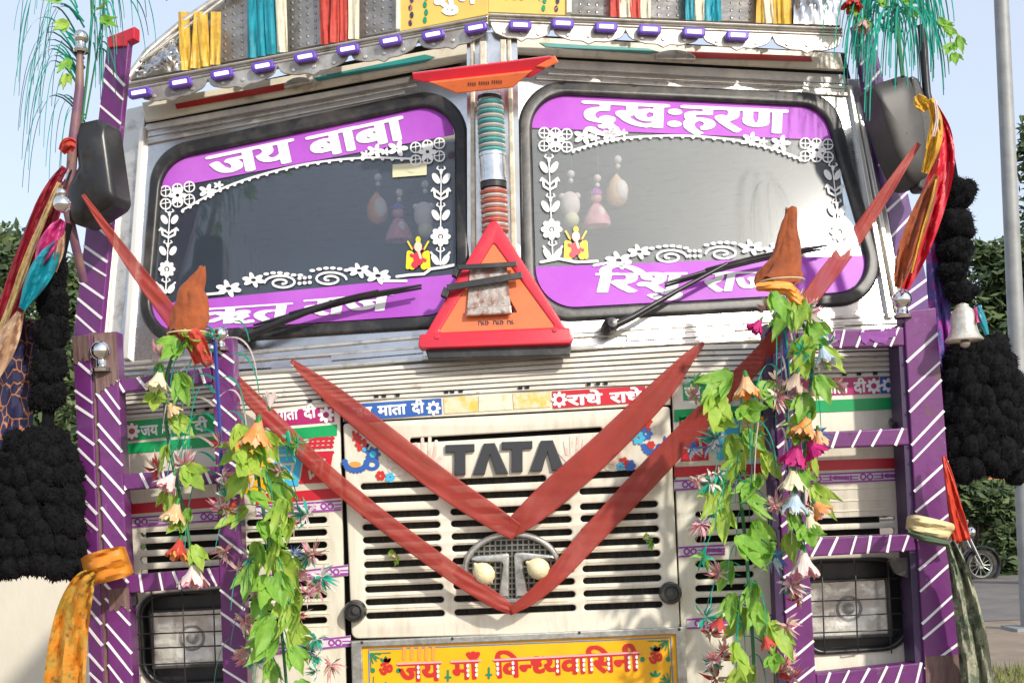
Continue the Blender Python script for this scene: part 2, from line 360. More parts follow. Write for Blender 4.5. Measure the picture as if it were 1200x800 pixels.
def cloth(path, folds=2, amp=0.012, nacross=12, n=10, seed=0, wob=0.0, crease=0.0):
    """hanging or stretched cloth: path of (px, py, depth, width px); folds ripple towards and away from the viewer"""
    q = smoothpath(path, n); r = random.Random(seed); vs, fs = [], []
    ph = r.random() * 6; k = len(q)
    for i, (x, y, dp, w) in enumerate(q):
        a = q[max(i - 1, 0)]; b = q[min(i + 1, k - 1)]; d = Vector((b[0] - a[0], b[1] - a[1])).normalized(); pr = Vector((-d.y, d.x))
        for j in range(nacross + 1):
            u = j / nacross - 0.5; s = 2 * math.pi * folds * u + ph + 0.25 * math.sin(i * 0.31 + j)
            fade = amp * min(1, w / 18)
            ww = w * (1 + wob * math.sin(i * 0.9 + ph))
            vs.append(P(x + pr.x * u * ww, y + pr.y * u * ww, dp + fade * math.sin(s) + fade * 0.6 * math.sin(2.3 * s + i * 0.35) + (crease * (math.sin(i * .55 + 7 * u + ph) * math.sin(i * .23 + 3 * u) + .22 * math.sin(15 * u + ph + .2 * i)) if crease else -0.006 * math.cos(u * 3.1))))
    m = nacross + 1
    for i in range(k - 1):
        for j in range(nacross): fs.append((i * m + j, i * m + j + 1, (i + 1) * m + j + 1, (i + 1) * m + j))
    return vs, fs

# ------------------------------------------------------------------ flat marks: a field over pixels is turned into one clean flat mesh on its plane
class Field:
    def __init__(s, x0, y0, x1, y1, step=0.5):
        s.x0, s.y0, s.st = x0, y0, step
        s.nx = int((x1 - x0) / step) + 2; s.ny = int((y1 - y0) / step) + 2
        s.X, s.Y = np.meshgrid(x0 + np.arange(s.nx) * step, y0 + np.arange(s.ny) * step); s.A = np.full(s.X.shape, -9.0)
    def put(s, d): s.A = np.maximum(s.A, d); return s
    def cut(s, d): s.A = np.minimum(s.A, -d); return s
    def line(s, pts, w):
        for (ax, ay), (bx, by) in zip(pts[:-1], pts[1:]):
            dx, dy = bx - ax, by - ay; L = dx * dx + dy * dy + 1e-9
            t = np.clip(((s.X - ax) * dx + (s.Y - ay) * dy) / L, 0, 1)
            s.put(w / 2 - np.hypot(s.X - ax - t * dx, s.Y - ay - t * dy))
        return s
    def ell(s, cx, cy, rx, ry, rot=0.0, cut=False):
        c, n = math.cos(rot), math.sin(rot); dx, dy = s.X - cx, s.Y - cy; u = (dx * c + dy * n) / rx; v = (-dx * n + dy * c) / ry
        d = (1 - np.hypot(u, v)) * min(rx, ry); return s.cut(d) if cut else s.put(d)
    def petals(s, cx, cy, r, n, w=0.34, rot=0.0, sy=1.0):
        for i in range(n):
            a = rot + 2 * math.pi * i / n; s.ell(cx + math.cos(a) * r * 0.6, cy + math.sin(a) * r * 0.6 * sy, r * 0.42, r * w * max(sy, 0.6), math.atan2(math.sin(a) * sy, math.cos(a)))
        return s
    def ring(s, cx, cy, rx, ry, w):
        d = np.hypot((s.X - cx) / rx, (s.Y - cy) / ry) - 1; return s.put(w / 2 - np.abs(d) * min(rx, ry))
    def mesh(s, pl, h):
        A, st = s.A, s.st; vs, fs = [], []; ins = A > 0
        def V(x, y): vs.append(pl.at(s.x0 + x * st, s.y0 + y * st, h)); return len(vs) - 1
        full = ins[:-1, :-1] & ins[1:, :-1] & ins[:-1, 1:] & ins[1:, 1:]; anyc = ins[:-1, :-1] | ins[1:, :-1] | ins[:-1, 1:] | ins[1:, 1:]
        for j in range(s.ny - 1):
            row = full[j]
            if row.any():
                e = np.flatnonzero(np.diff(np.concatenate(([0], row.astype(int), [0]))))
                for a, b in zip(e[::2], e[1::2]):
                    fs.append((V(a, j), V(a, j + 1), V(b, j + 1), V(b, j)))
            for i in np.flatnonzero(anyc[j] & ~row):
                cs = ((i, j), (i, j + 1), (i + 1, j + 1), (i + 1, j)); poly = []
                for k in range(4):
                    (ax, ay), (bx, by) = cs[k], cs[(k + 1) % 4]; va, vb = A[ay, ax], A[by, bx]
                    if va > 0: poly.append((ax, ay))
                    if (va > 0) != (vb > 0):
                        t = va / (va - vb); poly.append((ax + (bx - ax) * t, ay + (by - ay) * t))
                if len(poly) >= 3: fs.append(tuple(V(*q) for q in poly))
        return vs, fs
def shape_field(poly):
    pass

# lettering: outlines of the script's letters are laid out letter by letter (half letters lose their stem)
_gl = {}
RES = 90
def _tmesh(t):
    c = bpy.data.curves.new('t', 'FONT'); c.body = t; o = bpy.data.objects.new('t', c); me = o.to_mesh()
    me.calc_loop_triangles()
    v = np.array([p.co[:2] for p in me.vertices]) if len(me.vertices) else np.zeros((0, 2)); tr = [tuple(q.vertices) for q in me.loop_triangles]
    o.to_mesh_clear(); bpy.data.objects.remove(o); bpy.data.curves.remove(c)
    return v, tr
def glyph(ch):
    if ch not in _gl:
        v, tr = _tmesh(ch); w, _ = _tmesh(ch + 'I'); i, _ = _tmesh('I')
        _gl[ch] = (v, tr, (w[:, 0].max() - i[:, 0].max()))
    return _gl[ch]
def raster(text, bold=0.0, track=0.0):
    """-> coverage grid with its lower left corner in letter units; '~' after a letter drops its stem"""
    H = int(1.7 * RES); W = int((len(text) * 1.0 + 1) * RES); G = np.zeros((H, W)); ox, oy = 0.3, 0.5; x = 0.0
    chars = list(text); i = 0
    while i < len(chars):
        ch = chars[i]; half = i + 1 < len(chars) and chars[i + 1] == '~'; i += 2 if half else 1
        if ch == ' ': x += 0.26; continue
        v, tr, adv = glyph(ch); adv = 0.245 if ch == 'ि' else adv; g = np.zeros_like(G)
        if len(v):
            P2 = (v + np.array([x + ox, oy])) * RES
            for a, b, c in tr:
                A, Bq, Cq = P2[a], P2[b], P2[c]; x0, x1 = int(min(A[0], Bq[0], Cq[0])), int(max(A[0], Bq[0], Cq[0])) + 2; y0, y1 = int(min(A[1], Bq[1], Cq[1])), int(max(A[1], Bq[1], Cq[1])) + 2
                x0, y0 = max(x0, 0), max(y0, 0); X, Y = np.meshgrid(np.arange(x0, min(x1, W)), np.arange(y0, min(y1, H)))
                def e(p, q): return (q[0] - p[0]) * (Y - p[1]) - (q[1] - p[1]) * (X - p[0])
                e1, e2, e3 = e(A, Bq), e(Bq, Cq), e(Cq, A)
                ins = ((e1 >= -.5) & (e2 >= -.5) & (e3 >= -.5)) | ((e1 <= .5) & (e2 <= .5) & (e3 <= .5))
                g[Y[ins], X[ins]] = 1
        if half:
            row = g[int((oy + 0.06) * RES)]; on = np.flatnonzero(row)
            k = on[-1]
            while k > 0 and row[k] > 0: k -= 1
            g[:, k - 1:] = 0; adv = (k - 1) / RES - ox - x + 0.01
        G = np.maximum(G, g); x += adv + (track if adv > 0.05 else 0)
    if bold:
        bx_, by_ = bold if isinstance(bold, tuple) else (bold, bold); k = int(math.ceil(max(bx_, by_) * RES)); D = G.copy(); r = 1
        for dy in range(-k, k + 1):
            for dx in range(-k, k + 1):
                if (dx / (bx_ * RES + .01)) ** 2 + (dy / (by_ * RES + .01)) ** 2 <= 1: D = np.maximum(D, np.roll(np.roll(G, dy, 0), dx, 1))
        G = D
    for _ in range(2):
        G = (G + np.roll(G, 1, 0) + np.roll(G, -1, 0) + np.roll(G, 1, 1) + np.roll(G, -1, 1)) / 5
    c = np.flatnonzero(G.max(0) > 0.4)
    return G, c[0] / RES, c[-1] / RES, ox, oy
HEAD = 0.60
def letters(text, a, b, hpx, pl, h, bold=0.03, slant=0.0, step=0.4, track=0.0, dots=None):
    """text whose headline runs from pixel a to pixel b, letters hpx high below it"""
    G, c0, c1, ox, oy = raster(text, bold, track)
    A, Bp = Vector(a), Vector(b); d = Bp - A; L = d.length; d.normalize(); dn = Vector((-d.y, d.x))
    su = (c1 - c0) / L; sv = 0.61 / hpx
    mx = hpx * 0.9
    F_ = Field(min(a[0], b[0]) - 6 - mx * abs(slant), min(a[1], b[1]) - mx, max(a[0], b[0]) + 8, max(a[1], b[1]) + hpx * 1.75, step)
    U = (F_.X - A.x) * d.x + (F_.Y - A.y) * d.y; Vv = (F_.X - A.x) * dn.x + (F_.Y - A.y) * dn.y
    gx = (c0 + (U + Vv * slant) * su) * RES; gy = (oy + HEAD - Vv * sv) * RES
    gx = np.clip(gx, 0, G.shape[1] - 2); gy = np.clip(gy, 0, G.shape[0] - 2); ix, iy = gx.astype(int), gy.astype(int); fx, fy = gx - ix, gy - iy
    F_.A = (G[iy, ix] * (1 - fx) + G[iy, ix + 1] * fx) * (1 - fy) + (G[iy + 1, ix] * (1 - fx) + G[iy + 1, ix + 1] * fx) * fy - 0.45
    return F_.mesh(pl, h)
# ------------------------------------------------------------------ the lorry
truck = thing('truck', 'decorated white lorry seen head on, with purple striped wooden guards and purple windscreen bands', 'truck', (0, 0.9, 0))
SPLIT = set('corner_pillar pillar_flange windscreen_surround upper_channel lower_channel visor_shadow_gap painted_band lower_band band_boss post_channel scalloped_skirt crown_edge_tube guard_bracket crown_board_frame door_edge headlamp_x'.split())
def part(name, shapes, mats, parent=truck, smooth=None, bevel=0.0):
    b = B()
    for s in shapes:
        if isinstance(s[0], tuple) and len(s) == 2 and isinstance(s[1], int): b.add(s[0], s[1])
        else: b.add(s)
    return b.make(name, mats, parent, smooth, bevel=bevel, split=name in SPLIT)
def row_y(r, x, x0=470, k=-0.040): return r + k * (x - x0)

# body behind the front: side walls, roof, rear wall, floor, a dark core, wheels
bd = B()
for s in (-1, 1):
    bd.add(boxw(min(s * 1.02, s * 1.06), max(s * 1.02, s * 1.06), 0.24, 1.9, 0.55, 1.85))
    bd.add(boxw(min(s * 1.02, s * 1.06), max(s * 1.02, s * 1.06), 1.2, 1.9, 1.852, 2.498))
bd.add(boxw(-1.02, 1.02, 1.86, 1.9, 0.55, 2.5)); bd.add(boxw(-1.06, 1.06, 0.42, 1.9, 2.50, 2.56))
bd.make('cab_body', [cream], truck)
for s in (-1, 1):
    q = [(0.23, 1.80), (0.42, 2.54), (1.22, 2.54), (1.22, 1.80)]
    part('door_blackout_panel', [([(s * xx, y, z) for xx in (1.03, 1.045) for y, z in q], [(0, 1, 2, 3), (7, 6, 5, 4)] + [(k, 4 + k, 4 + (k + 1) % 4, (k + 1) % 4) for k in range(4)])], [dark])  # opaque black panels added over the door openings to keep the cab dark
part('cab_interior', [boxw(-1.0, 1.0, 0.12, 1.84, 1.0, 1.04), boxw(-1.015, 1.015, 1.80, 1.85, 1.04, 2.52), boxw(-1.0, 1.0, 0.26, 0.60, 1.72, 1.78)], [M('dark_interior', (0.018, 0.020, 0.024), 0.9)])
part('dark_slot_backing', [boxw(-1.02, 1.02, 0.04, 0.052, 0.55, 1.69)], [dark])  # black sheet added close behind the slots so they read as dark
part('bumper', [boxw(-1.12, 1.12, -0.10, 0.30, 0.42, 0.68)], [purple], bevel=0.02)
for s in (-1, 1):
    w = part('wheel', [lathe((s * 0.78, 0.85, 0.5), [(0.24, 0), (0.42, 0.0), (0.5, 0.05), (0.5, 0.23), (0.42, 0.28), (0.24, 0.28)], 36, (s, 0, 0))], [rubber], smooth=40)
    part('rim', [lathe((s * 0.78, 0.85, 0.5), [(0.01, 0.18), (0.1, 0.2), (0.12, 0.12), (0.25, 0.1), (0.27, 0.24)], 24, (s, 0, 0))], [steel], w, smooth=40)

# ---- windscreens
gk = {}
OUT = {'L': [(177, 173, 55), (546, 95, 50), (550, 381, 50), (158, 406, 48)], 'R': [(607, 92, 52), (978, 108, 48), (1046, 354, 48), (613, 378, 58)]}
INN = {'L': [(189, 187, 46), (532, 115, 38), (535, 367, 38), (172, 391, 36)], 'R': [(622, 107, 42), (966, 123, 38), (1028, 340, 38), (629, 362, 46)]}
PLT = {'L': [(170, 148), (556, 74), (556, 418), (136, 440)], 'R': [(602, 76), (992, 96), (1052, 392), (602, 412)]}
def glassmat(name, dust_veil, veil_col, glare):
    m = bpy.data.materials.new(name); m.use_nodes = True; nt = m.node_tree; nt.nodes.clear(); N, L = nt.nodes.new, nt.links.new
    o = N('ShaderNodeOutputMaterial'); t = N('ShaderNodeBsdfTransparent'); t.inputs[0].default_value = (0.96, 0.98, 0.985, 1)
    df = N('ShaderNodeBsdfDiffuse'); df.inputs[0].default_value = veil_col; fr = N('ShaderNodeFresnel'); fr.inputs[0].default_value = 1.5
    ge = N('ShaderNodeNewGeometry'); nz = N('ShaderNodeTexNoise'); nz.inputs['Scale'].default_value = 2.2; nz.inputs['Detail'].default_value = 6
    L(ge.outputs['Position'], nz.inputs[0]); mr = N('ShaderNodeMapRange'); mr.inputs[1].default_value = 0.25; mr.inputs[2].default_value = 0.8
    mr.inputs[3].default_value = dust_veil * 0.75; mr.inputs[4].default_value = dust_veil * 1.25; L(nz.outputs[0], mr.inputs[0])
    a = N('ShaderNodeMixShader'); L(mr.outputs[0], a.inputs[0]); L(t.outputs[0], a.inputs[1]); L(df.outputs[0], a.inputs[2]); out = a.outputs[0]
    for rough, w in ((0.10, glare), (0.27, glare * 0.7), (0.04, None)):      # dusty glass: a sharp glare and wider glows round it, then the clean reflection
        g = N('ShaderNodeBsdfGlossy'); g.inputs['Roughness'].default_value = rough; x = N('ShaderNodeMixShader')
        if w is None: L(fr.outputs[0], x.inputs[0])
        else: x.inputs[0].default_value = w
        L(out, x.inputs[1]); L(g.outputs[0], x.inputs[2]); out = x.outputs[0]
    L(out, o.inputs[0]); return m
glassL = glassmat('dusty_sky_veil_glass', 0.085, (0.42, 0.52, 0.68, 1), 0.003); glassR = glassmat('sunlit_dusty_glass', 0.135, (0.60, 0.66, 0.68, 1), 0.004)  # each pane's dust and tint also carry reflected sky and sun haze as colour
def flower_column(f, x, y0, y1, dx=0.0):
    """white climbing vine: two tulips, a curl and a daisy on a stem"""
    n = (y1 - y0) / 150.0
    def at(t): return x + dx * t, y0 + t * (y1 - y0)
    f.line([at(0.02), at(0.98)], 1.3)
    for t in (0.08, 0.45, 0.90):
        cx, cy = at(t)
        for s in (-1, 1):
            f.ell(cx + s * 6, cy + 5 * n, 3.6, 9 * n, s * 0.55)
            f.line([(cx + s * 1, cy - 7 * n), (cx + s * 5, cy - 10 * n), (cx + s * 3.5, cy - 13 * n)], 1.3)
        if t < 0.8: f.ell(cx, cy - 5 * n, 1.8, 3.0)
    cx, cy = at(0.26)
    for s in (-1, 1):
        f.line([(cx, cy + 10 * n), (cx + s * 7, cy + 5 * n), (cx + s * 8, cy - 3 * n), (cx + s * 4, cy - 2 * n)], 2.6)
        f.line([(cx, cy + 3 * n), (cx + s * 9, cy - 7 * n), (cx + s * 11, cy - 3 * n)], 2.0)
    cx, cy = at(0.70)
    f.petals(cx, cy, 15 * n, 8, 0.30); f.ell(cx, cy, 3, 3, cut=True); f.ell(cx, cy, 1.8, 1.8)
    f.line([at(0.70), at(0.98)], 1.6)
    for s in (-1, 1): f.line([(at(.98)[0], at(.98)[1]), (x + dx + s * 11, y0 + 0.86 * (y1 - y0))], 2.4)
def lace(f, cx, cy, w, sl):
    for i in range(3):
        for j in range(2):
            x = cx + (i - 1) * w * 0.33; y = cy + (j - 0.5) * 15 + (i - 1) * w * 0.33 * sl
            f.ring(x, y, 6.0, 6.0, 1.6); f.line([(x - 6, y), (x + 6, y + 12 * sl)], 1.1); f.line([(x, y - 6), (x, y + 6)], 1.1)
    f.petals(cx, cy, 11, 6, 0.25); f.ell(cx, cy, 2.0, 2.0, cut=True)
def scallop(f, pts, w=2.4):
    q = smoothpath(pts, 10); f.line([tuple(p) for p in q], w)
    for p in q[::2]: f.ell(p[0], p[1] + 1.4, 2.0, 2.0)
def flow(f, cx, cy, r, sl=0.0): f.petals(cx, cy, r * .88, 6, 0.33, 0.3, 0.5); f.ell(cx, cy, r * .2, r * .12, cut=True)
def scroll(f, cx, cy, rx, ry, flip):
    pts = []
    for i in range(34):
        t = i / 33; a = 2 * math.pi * 1.7 * t + math.pi; k = 1 - 0.82 * t
        pts.append((cx + flip * rx * k * math.cos(a), cy + ry * k * math.sin(a)))
    f.line(pts, 2.6)
def pane(k, pl, gm, top, bot, name):
    ws = thing.__globals__['part'](name, [solid([arcs([(x, y, r) for x, y, r in INN[k]], 10)], pl, 0.003, -0.008)], [gm])
    # purple bands on the inside edge of the opening
    inner = arcs(INN[k], 12)
    part('purple_band', [solid([clip(inner, *top, True)], pl, 0.001, -0.005)], [vinyl], ws)
    part('purple_band', [solid([clip(inner, *bot, False)], pl, 0.001, -0.005)], [vinyl], ws)
    part('gasket', [solid([arcs(OUT[k], 12), inner], pl, 0.024, 0.012, 0.010, 3)], [rubber], ws, smooth=50)
    return ws
wl = pane('L', WL, glassL, ((188, 222), (532, 158)), ((165, 358), (535, 321)), 'windscreen')
wr = pane('R', WR, glassR, ((625, 150), (985, 165)), ((625, 313), (1030, 298)), 'windscreen')
H1 = -0.0025
part('lettering', [letters('जय', (241, 185), (344, 163), 26, WL, H1, (.045, .012)), letters('बाबा', (358, 162), (472, 137), 26, WL, H1, (.045, .012))], [wdecal], wl)
part('lettering', [letters('दुखःहरण', (682, 119), (924, 130), 27, WR, H1, (.045, .012))], [wdecal], wr)
part('lettering', [letters('ऋत', (238, 362), (343, 355), 19, WL, H1, (.05, .01), 0.25), letters('राज', (356, 352), (461, 344), 19, WL, H1, (.05, .01), 0.25)], [wdecal], wl)
part('lettering', [letters('िरशु', (698, 321), (806, 320), 22, WR, H1, (.05, .01), 0.25), letters('राज', (826, 320), (908, 318), 22, WR, H1, (.05, .01), 0.25)], [wdecal], wr)
f = Field(178, 150, 532, 352, 0.5)
lace(f, 208, 229, 42, -.18); lace(f, 501, 178, 42, -.18)
scallop(f, [(214, 246), (258, 222), (302, 206), (360, 192), (425, 185), (482, 186)])
for x, y, r in ((243, 224, 7), (256, 217, 4), (440, 177, 7), (452, 178, 4), (466, 174, 8), (428, 181, 4)): f.petals(x, y, r * 1.5, 5, 0.34, 1.2, .7)
flower_column(f, 199, 246, 345, -5); flower_column(f, 517, 196, 312, -1)
for x, y, r in ((268, 338, 17), (297, 328, 15), (421, 317, 15), (443, 323, 17)): flow(f, x, y, r)
scroll(f, 330, 331, 20, 9, 1); scroll(f, 386, 327, 20, 9, -1)
for i in range(6):
    f.ell(312 + i * 8, 321 - 1.5 * math.sin(i), 3.4, 1.8); f.ell(366 + i * 8, 317 - math.sin(i * .6) * 3, 3.4, 1.8)
for i in range(3):
    for j in range(2): f.ell(351 + i * 6, 326 + j * 6 - i * .6, 2.4, 2.0)
f.line([(465, 324), (480, 322), (497, 321), (505, 315), (520, 313), (534, 310)], 3.2); f.line([(450, 329), (476, 329)], 3); f.line([(240, 345), (262, 343)], 3)
part('white_floral_border', [f.mesh(WL, H1)], [wdecal], wl)
f = Field(620, 140, 1020, 330, 0.5)
lace(f, 651, 164, 40, .05); lace(f, 957, 176, 40, .05)
scallop(f, [(672, 176), (705, 166), (740, 161), (800, 159), (860, 164), (905, 174), (938, 186)])
for x, y, r in ((684, 160, 8), (697, 162, 4), (716, 158, 7), (730, 156, 4), (880, 163, 7), (894, 166, 4), (915, 168, 8)): f.petals(x, y, r * 1.5, 5, 0.34, 1.2, .7)
flower_column(f, 643, 182, 306, 5); flower_column(f, 975, 192, 306, 13)
for x, y, r in ((725, 305, 18), (749, 295, 15), (881, 290, 16), (908, 293, 15)): flow(f, x, y, r)
scroll(f, 785, 301, 20, 9, -1); scroll(f, 847, 297, 20, 9, 1)
for i in range(6):
    f.ell(764 + i * 8, 289 - math.sin(i * .6) * 3 + 2, 3.4, 1.8); f.ell(828 + i * 8, 287 - math.sin(i * .6) * 3, 3.4, 1.8)
for i in range(3):
    for j in range(2): f.ell(808 + i * 6, 294 + j * 6, 2.4, 2.0)
f.line([(634, 307), (655, 303), (675, 307), (700, 306)], 3.2); f.line([(696, 311), (712, 308)], 3)
part('white_floral_border', [f.mesh(WR, H1)], [wdecal], wr)
# small printed deity stickers in the lower inner corners: yellow, red and pale shapes
for pl, cx, cy, ws in ((WL, 490, 298, wl), (WR, 675, 286, wr)):
    f = Field(cx - 18, cy - 26, cx + 18, cy + 22, 0.4)
    for s in (-1, 1):
        f.line([(cx + s * 11, cy - 2), (cx + s * 12, cy + 15)], 5); f.ell(cx + s * 9, cy + 4, 5, 8); f.line([(cx + s * 7, cy - 6), (cx + s * 12, cy - 15)], 2); f.ell(cx + s * 7, cy + 14, 4, 4)
    f.ell(cx, cy - 17, 3, 4)
    a = f.mesh(pl, H1)
    f = Field(cx - 18, cy - 26, cx + 18, cy + 22, 0.4); f.ell(cx, cy + 5, 5.5, 8); f.line([(cx - 8, cy + 1), (cx + 8, cy + 7)], 4); f.ell(cx - 4, cy + 12, 4, 4); f.line([(cx - 6, cy - 8), (cx + 6, cy - 6)], 2)
    b = f.mesh(pl, H1 + .0012)
    f = Field(cx - 18, cy - 26, cx + 18, cy + 22, 0.4); f.ell(cx, cy - 9, 4.5, 6); f.line([(cx, cy - 5), (cx + 3, cy + 4)], 3)
    c = f.mesh(pl, H1 + .0024)
    part('deity_sticker', [(a, 0), (b, 1), (c, 2)], [M('lemon_print', (0.80, 0.62, 0.02), 0.5), M('scarlet_print', (0.62, 0.03, 0.06), 0.5), M('pale_pink_print', (0.80, 0.58, 0.45), 0.5)], ws)
part('paper_tag', [solid([[(460, 193), (500, 190), (500, 205), (460, 208)]], WL, 0.001, -0.0035), solid([oval(482, 200, 4, 2)], WL, 0.001, -0.0020)], [M('pale_paper', (0.62, 0.60, 0.40), 0.7)], wl)

# ---- windscreen surround of dented bright sheet, pillars, channels
part('windscreen_surround', [solid([PLT['L'], arcs([(x + (4 if x < 300 else -4), y + (4 if y < 250 else -4), r) for x, y, r in OUT['L']], 8)], WL, 0.012, 0.0),
                             solid([PLT['R'], arcs([(x + (4 if x < 800 else -4), y + (4 if y < 250 else -4), r) for x, y, r in OUT['R']], 8)], WR, 0.012, 0.0)], [steel])
part('corner_pillar', [solid([[(148, 128), (172, 122), (142, 440), (112, 440)]], WL, 0.10, -0.01, 0.004), solid([[(992, 92), (1012, 92), (1066, 392), (1046, 392)]], WR, 0.10, -0.01, 0.004)], [steel2])
part('pillar_flange', [solid([[(163, 150), (169, 148), (151, 420), (143, 420)]], WL, 0.02, 0.016, 0.004), solid([[(994, 100), (999, 100), (1048, 372), (1041, 372)]], WR, 0.02, 0.016, 0.003),
                       solid([[(1004, 120), (1009, 120), (1058, 372), (1053, 372)]], WR, 0.02, 0.014, 0.003), solid([[(134, 200), (138, 200), (121, 400), (115, 400)]], WL, 0.02, 0.01, 0.003)], [whitetape if False else M('bright_flange', (0.78, 0.75, 0.68), 0.25, 0.4)])
def lay(pl, rows, h0=0.004):
    return [solid([[a, b, (b[0], b[1] + w), (a[0], a[1] + w)]], pl, 0.02, h0 + 0.003 * (i % 3), 0.003) for i, (a, b, w) in enumerate(rows)]
part('upper_channel', lay(WL, [((172, 157), (488, 97), 4), ((172, 164), (474, 105), 5)]) + lay(WR, [((642, 83), (994, 100), 4), ((628, 88), (996, 108), 5)]), [steel2])
part('lower_channel', lay(WL, [((142, 424), (500, 391), 5), ((138, 431), (548, 401), 4), ((134, 446), (548, 414), 5)]) + lay(WR, [((672, 387), (1050, 366), 4), ((640, 392), (1052, 374), 5), ((606, 408), (1054, 386), 5)])
     + lay(F0, [((548, 402), (672, 394), 4), ((495, 417), (700, 404), 5)]), [steel2])
pt = B()
for a, b, w in (((318, 423), (342, 421), 9), ((388, 413), (495, 404), 9), ((735, 391), (860, 384), 8), ((905, 381), (990, 376), 7)):
    pt.add(solid([[a, b, (b[0], b[1] + w), (a[0], a[1] + w)]], WL if a[0] < 550 else WR, 0.004, 0.006))
pt.make('trim_plate', [steel], truck, split=True)
# black gap, painted band under the visor
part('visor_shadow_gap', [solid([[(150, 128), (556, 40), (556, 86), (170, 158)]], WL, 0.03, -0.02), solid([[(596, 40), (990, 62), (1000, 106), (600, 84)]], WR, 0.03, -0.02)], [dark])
part('painted_band', [solid([[(166, 120), (550, 50), (548, 70), (170, 142)]], WL, 0.012, 0.03, 0.003), solid([[(598, 42), (985, 62), (990, 82), (600, 62)]], WR, 0.012, 0.03, 0.003)], [cream])
for m_, pl, pts in ((redpaint, WL, [(205, 122), (335, 97), (340, 103), (330, 106), (207, 128)]), (teal, WL, [(367, 91), (498, 64), (510, 67), (497, 73), (372, 95)]),
                    (teal, WR, [(632, 50), (760, 57), (772, 61), (760, 63), (640, 55)]), (redpaint, WR, [(805, 60), (950, 66), (952, 72), (815, 68)])):
    part('painted_stripe', [solid([pts], pl, 0.001, 0.0325)], [m_])
part('lower_band', [solid([[(171, 146), (480, 90), (478, 96), (172, 153)]], WL, 0.012, 0.004), solid([[(650, 70), (990, 88), (992, 98), (650, 80)]], WR, 0.012, 0.004)], [M('bright_white_band', (0.74, 0.72, 0.68), 0.3, c2=(0.5, 0.5, 0.5), scale=10)])
part('band_boss', [solid([clip(oval(349, 99, 17, 9, 24, -.18), (330, 103), (370, 95))], WL, 0.014, 0.045, 0.004), solid([clip(oval(792, 67, 24, 9, 24, .05), (760, 68), (820, 70))], WR, 0.014, 0.045, 0.004)], [steel2])
# ---- centre post with spring ornament
part('center_post', [solid([[(547, 38), (606, 38), (612, 405), (548, 405)]], FR(0.09), 0.05, 0.0)], [steel])
part('post_channel', [solid([[(551, 45), (556, 45), (558, 300), (552, 300)]], FR(0.09), 0.02, 0.015, 0.003), solid([[(594, 45), (599, 45), (606, 300), (599, 300)]], FR(0.09), 0.02, 0.015, 0.003),
                      solid([[(562, 48), (570, 48), (570, 84), (562, 84)]], FR(0.06), 0.02, 0.012, 0.003), solid([[(586, 46), (593, 46), (593, 82), (586, 82)]], FR(0.06), 0.02, 0.012, 0.003)], [M('cream_channel', (0.70, 0.64, 0.50), 0.35, 0.2, c2=(0.4, 0.34, 0.24), scale=25)])
sp = B(); YS = 0.045
def yx(py): return 574 + (py - 110) * 0.04
def ringc(py, r, m, t=0.6):
    c = P(yx(py), py, YS); k = px_size(YS); vs, fs = lathe((0, 0, 0), [((r + math.cos(2 * math.pi * j / 10) * 3.2) * k, math.sin(2 * math.pi * j / 10) * 3.2 * t * k) for j in range(11)], 24, (0, 0, 1))
    sp.add(([c + p for p in vs], fs), m)
k = px_size(YS)
for i, py in enumerate(np.arange(122, 180, 5.6)): ringc(py, 13, 0 if i % 2 == 0 else 1, 0.8)
for i, py in enumerate(np.arange(226, 272, 5.6)): ringc(py, 13, 2 if i % 2 == 0 else 1, 0.8)
sp.add(tube([P(yx(118), 118, YS), P(yx(178), 178, YS)], 12 * k, 20), 1); sp.add(tube([P(yx(222), 222, YS), P(yx(300), 300, YS)], 12 * k, 20), 1)
sp.add(tube([P(yx(180), 180, YS), P(yx(214), 214, YS)], 15 * k, 24), 3)
for a, b in ((181, 184), (210, 214)): sp.add(tube([P(yx(a), a, YS), P(yx(b), b, YS)], 16 * k, 24), 3)
sp.add(tube([P(yx(215), 215, YS), P(yx(221), 221, YS)], 15.5 * k, 24), 4)
sp.add(ball(P(574, 116, YS), 14 * k, 20, 10, (1, 1, .55)), 1); sp.add(tube([P(574, 114, YS), P(574, 118, YS)], 14.5 * k, 20), 4)
sp.make('spring_ornament', [springt, springw, springr, chrome, rubber], truck, smooth=40)

# ---- visor: rails, scalloped skirt, lamps
def visor_y(x, side):
    return 106 + (x - 150) * (28 - 106) / 420.0 if side == 'L' else 25 + (x - 575) * (42 - 25) / 410.0
vis = B()
for side, pl, xa, xb in (('L', VL, 148, 572), ('R', VR, 573, 988)):
    for i, (d, w, h) in enumerate(((-10, 3.2, 0.03), (-6.2, 3.0, 0.022), (-2.6, 3.0, 0.034))):
        ya, yb = visor_y(xa, side) + d, visor_y(xb, side) + d
        vis.add(solid([[(xa, ya), (xb, yb), (xb, yb + w), (xa, ya + w)]], pl, 0.05, h, 0.004))
vis.make('visor_rail', [steel2], truck, split=True)
def skirt(side, pl, xs):
    pts = []
    for a, b in zip(xs[:-1], xs[1:]):
        n = 24
        for i in range(n):
            t = i / n; x = a + (b - a) * t; s = abs(t - 0.5) * 2
            d = 17 + 5 * math.cos(math.pi * 2 * (t * 1.0)) * -0.5 + 4.5 * math.exp(-((t - .5) / .06) ** 2) - 9 * math.exp(-(min(t, 1 - t) / .035) ** 2) - 2.5 * math.cos(4 * math.pi * t) * .6
            pts.append((x, visor_y(x, side) + d))
    up = [(xs[0], visor_y(xs[0], side) - 1), (xs[-1], visor_y(xs[-1], side) - 1)]
    return solid([[up[0], up[1]] + pts[::-1]], pl, 0.006, 0.030, 0.002)
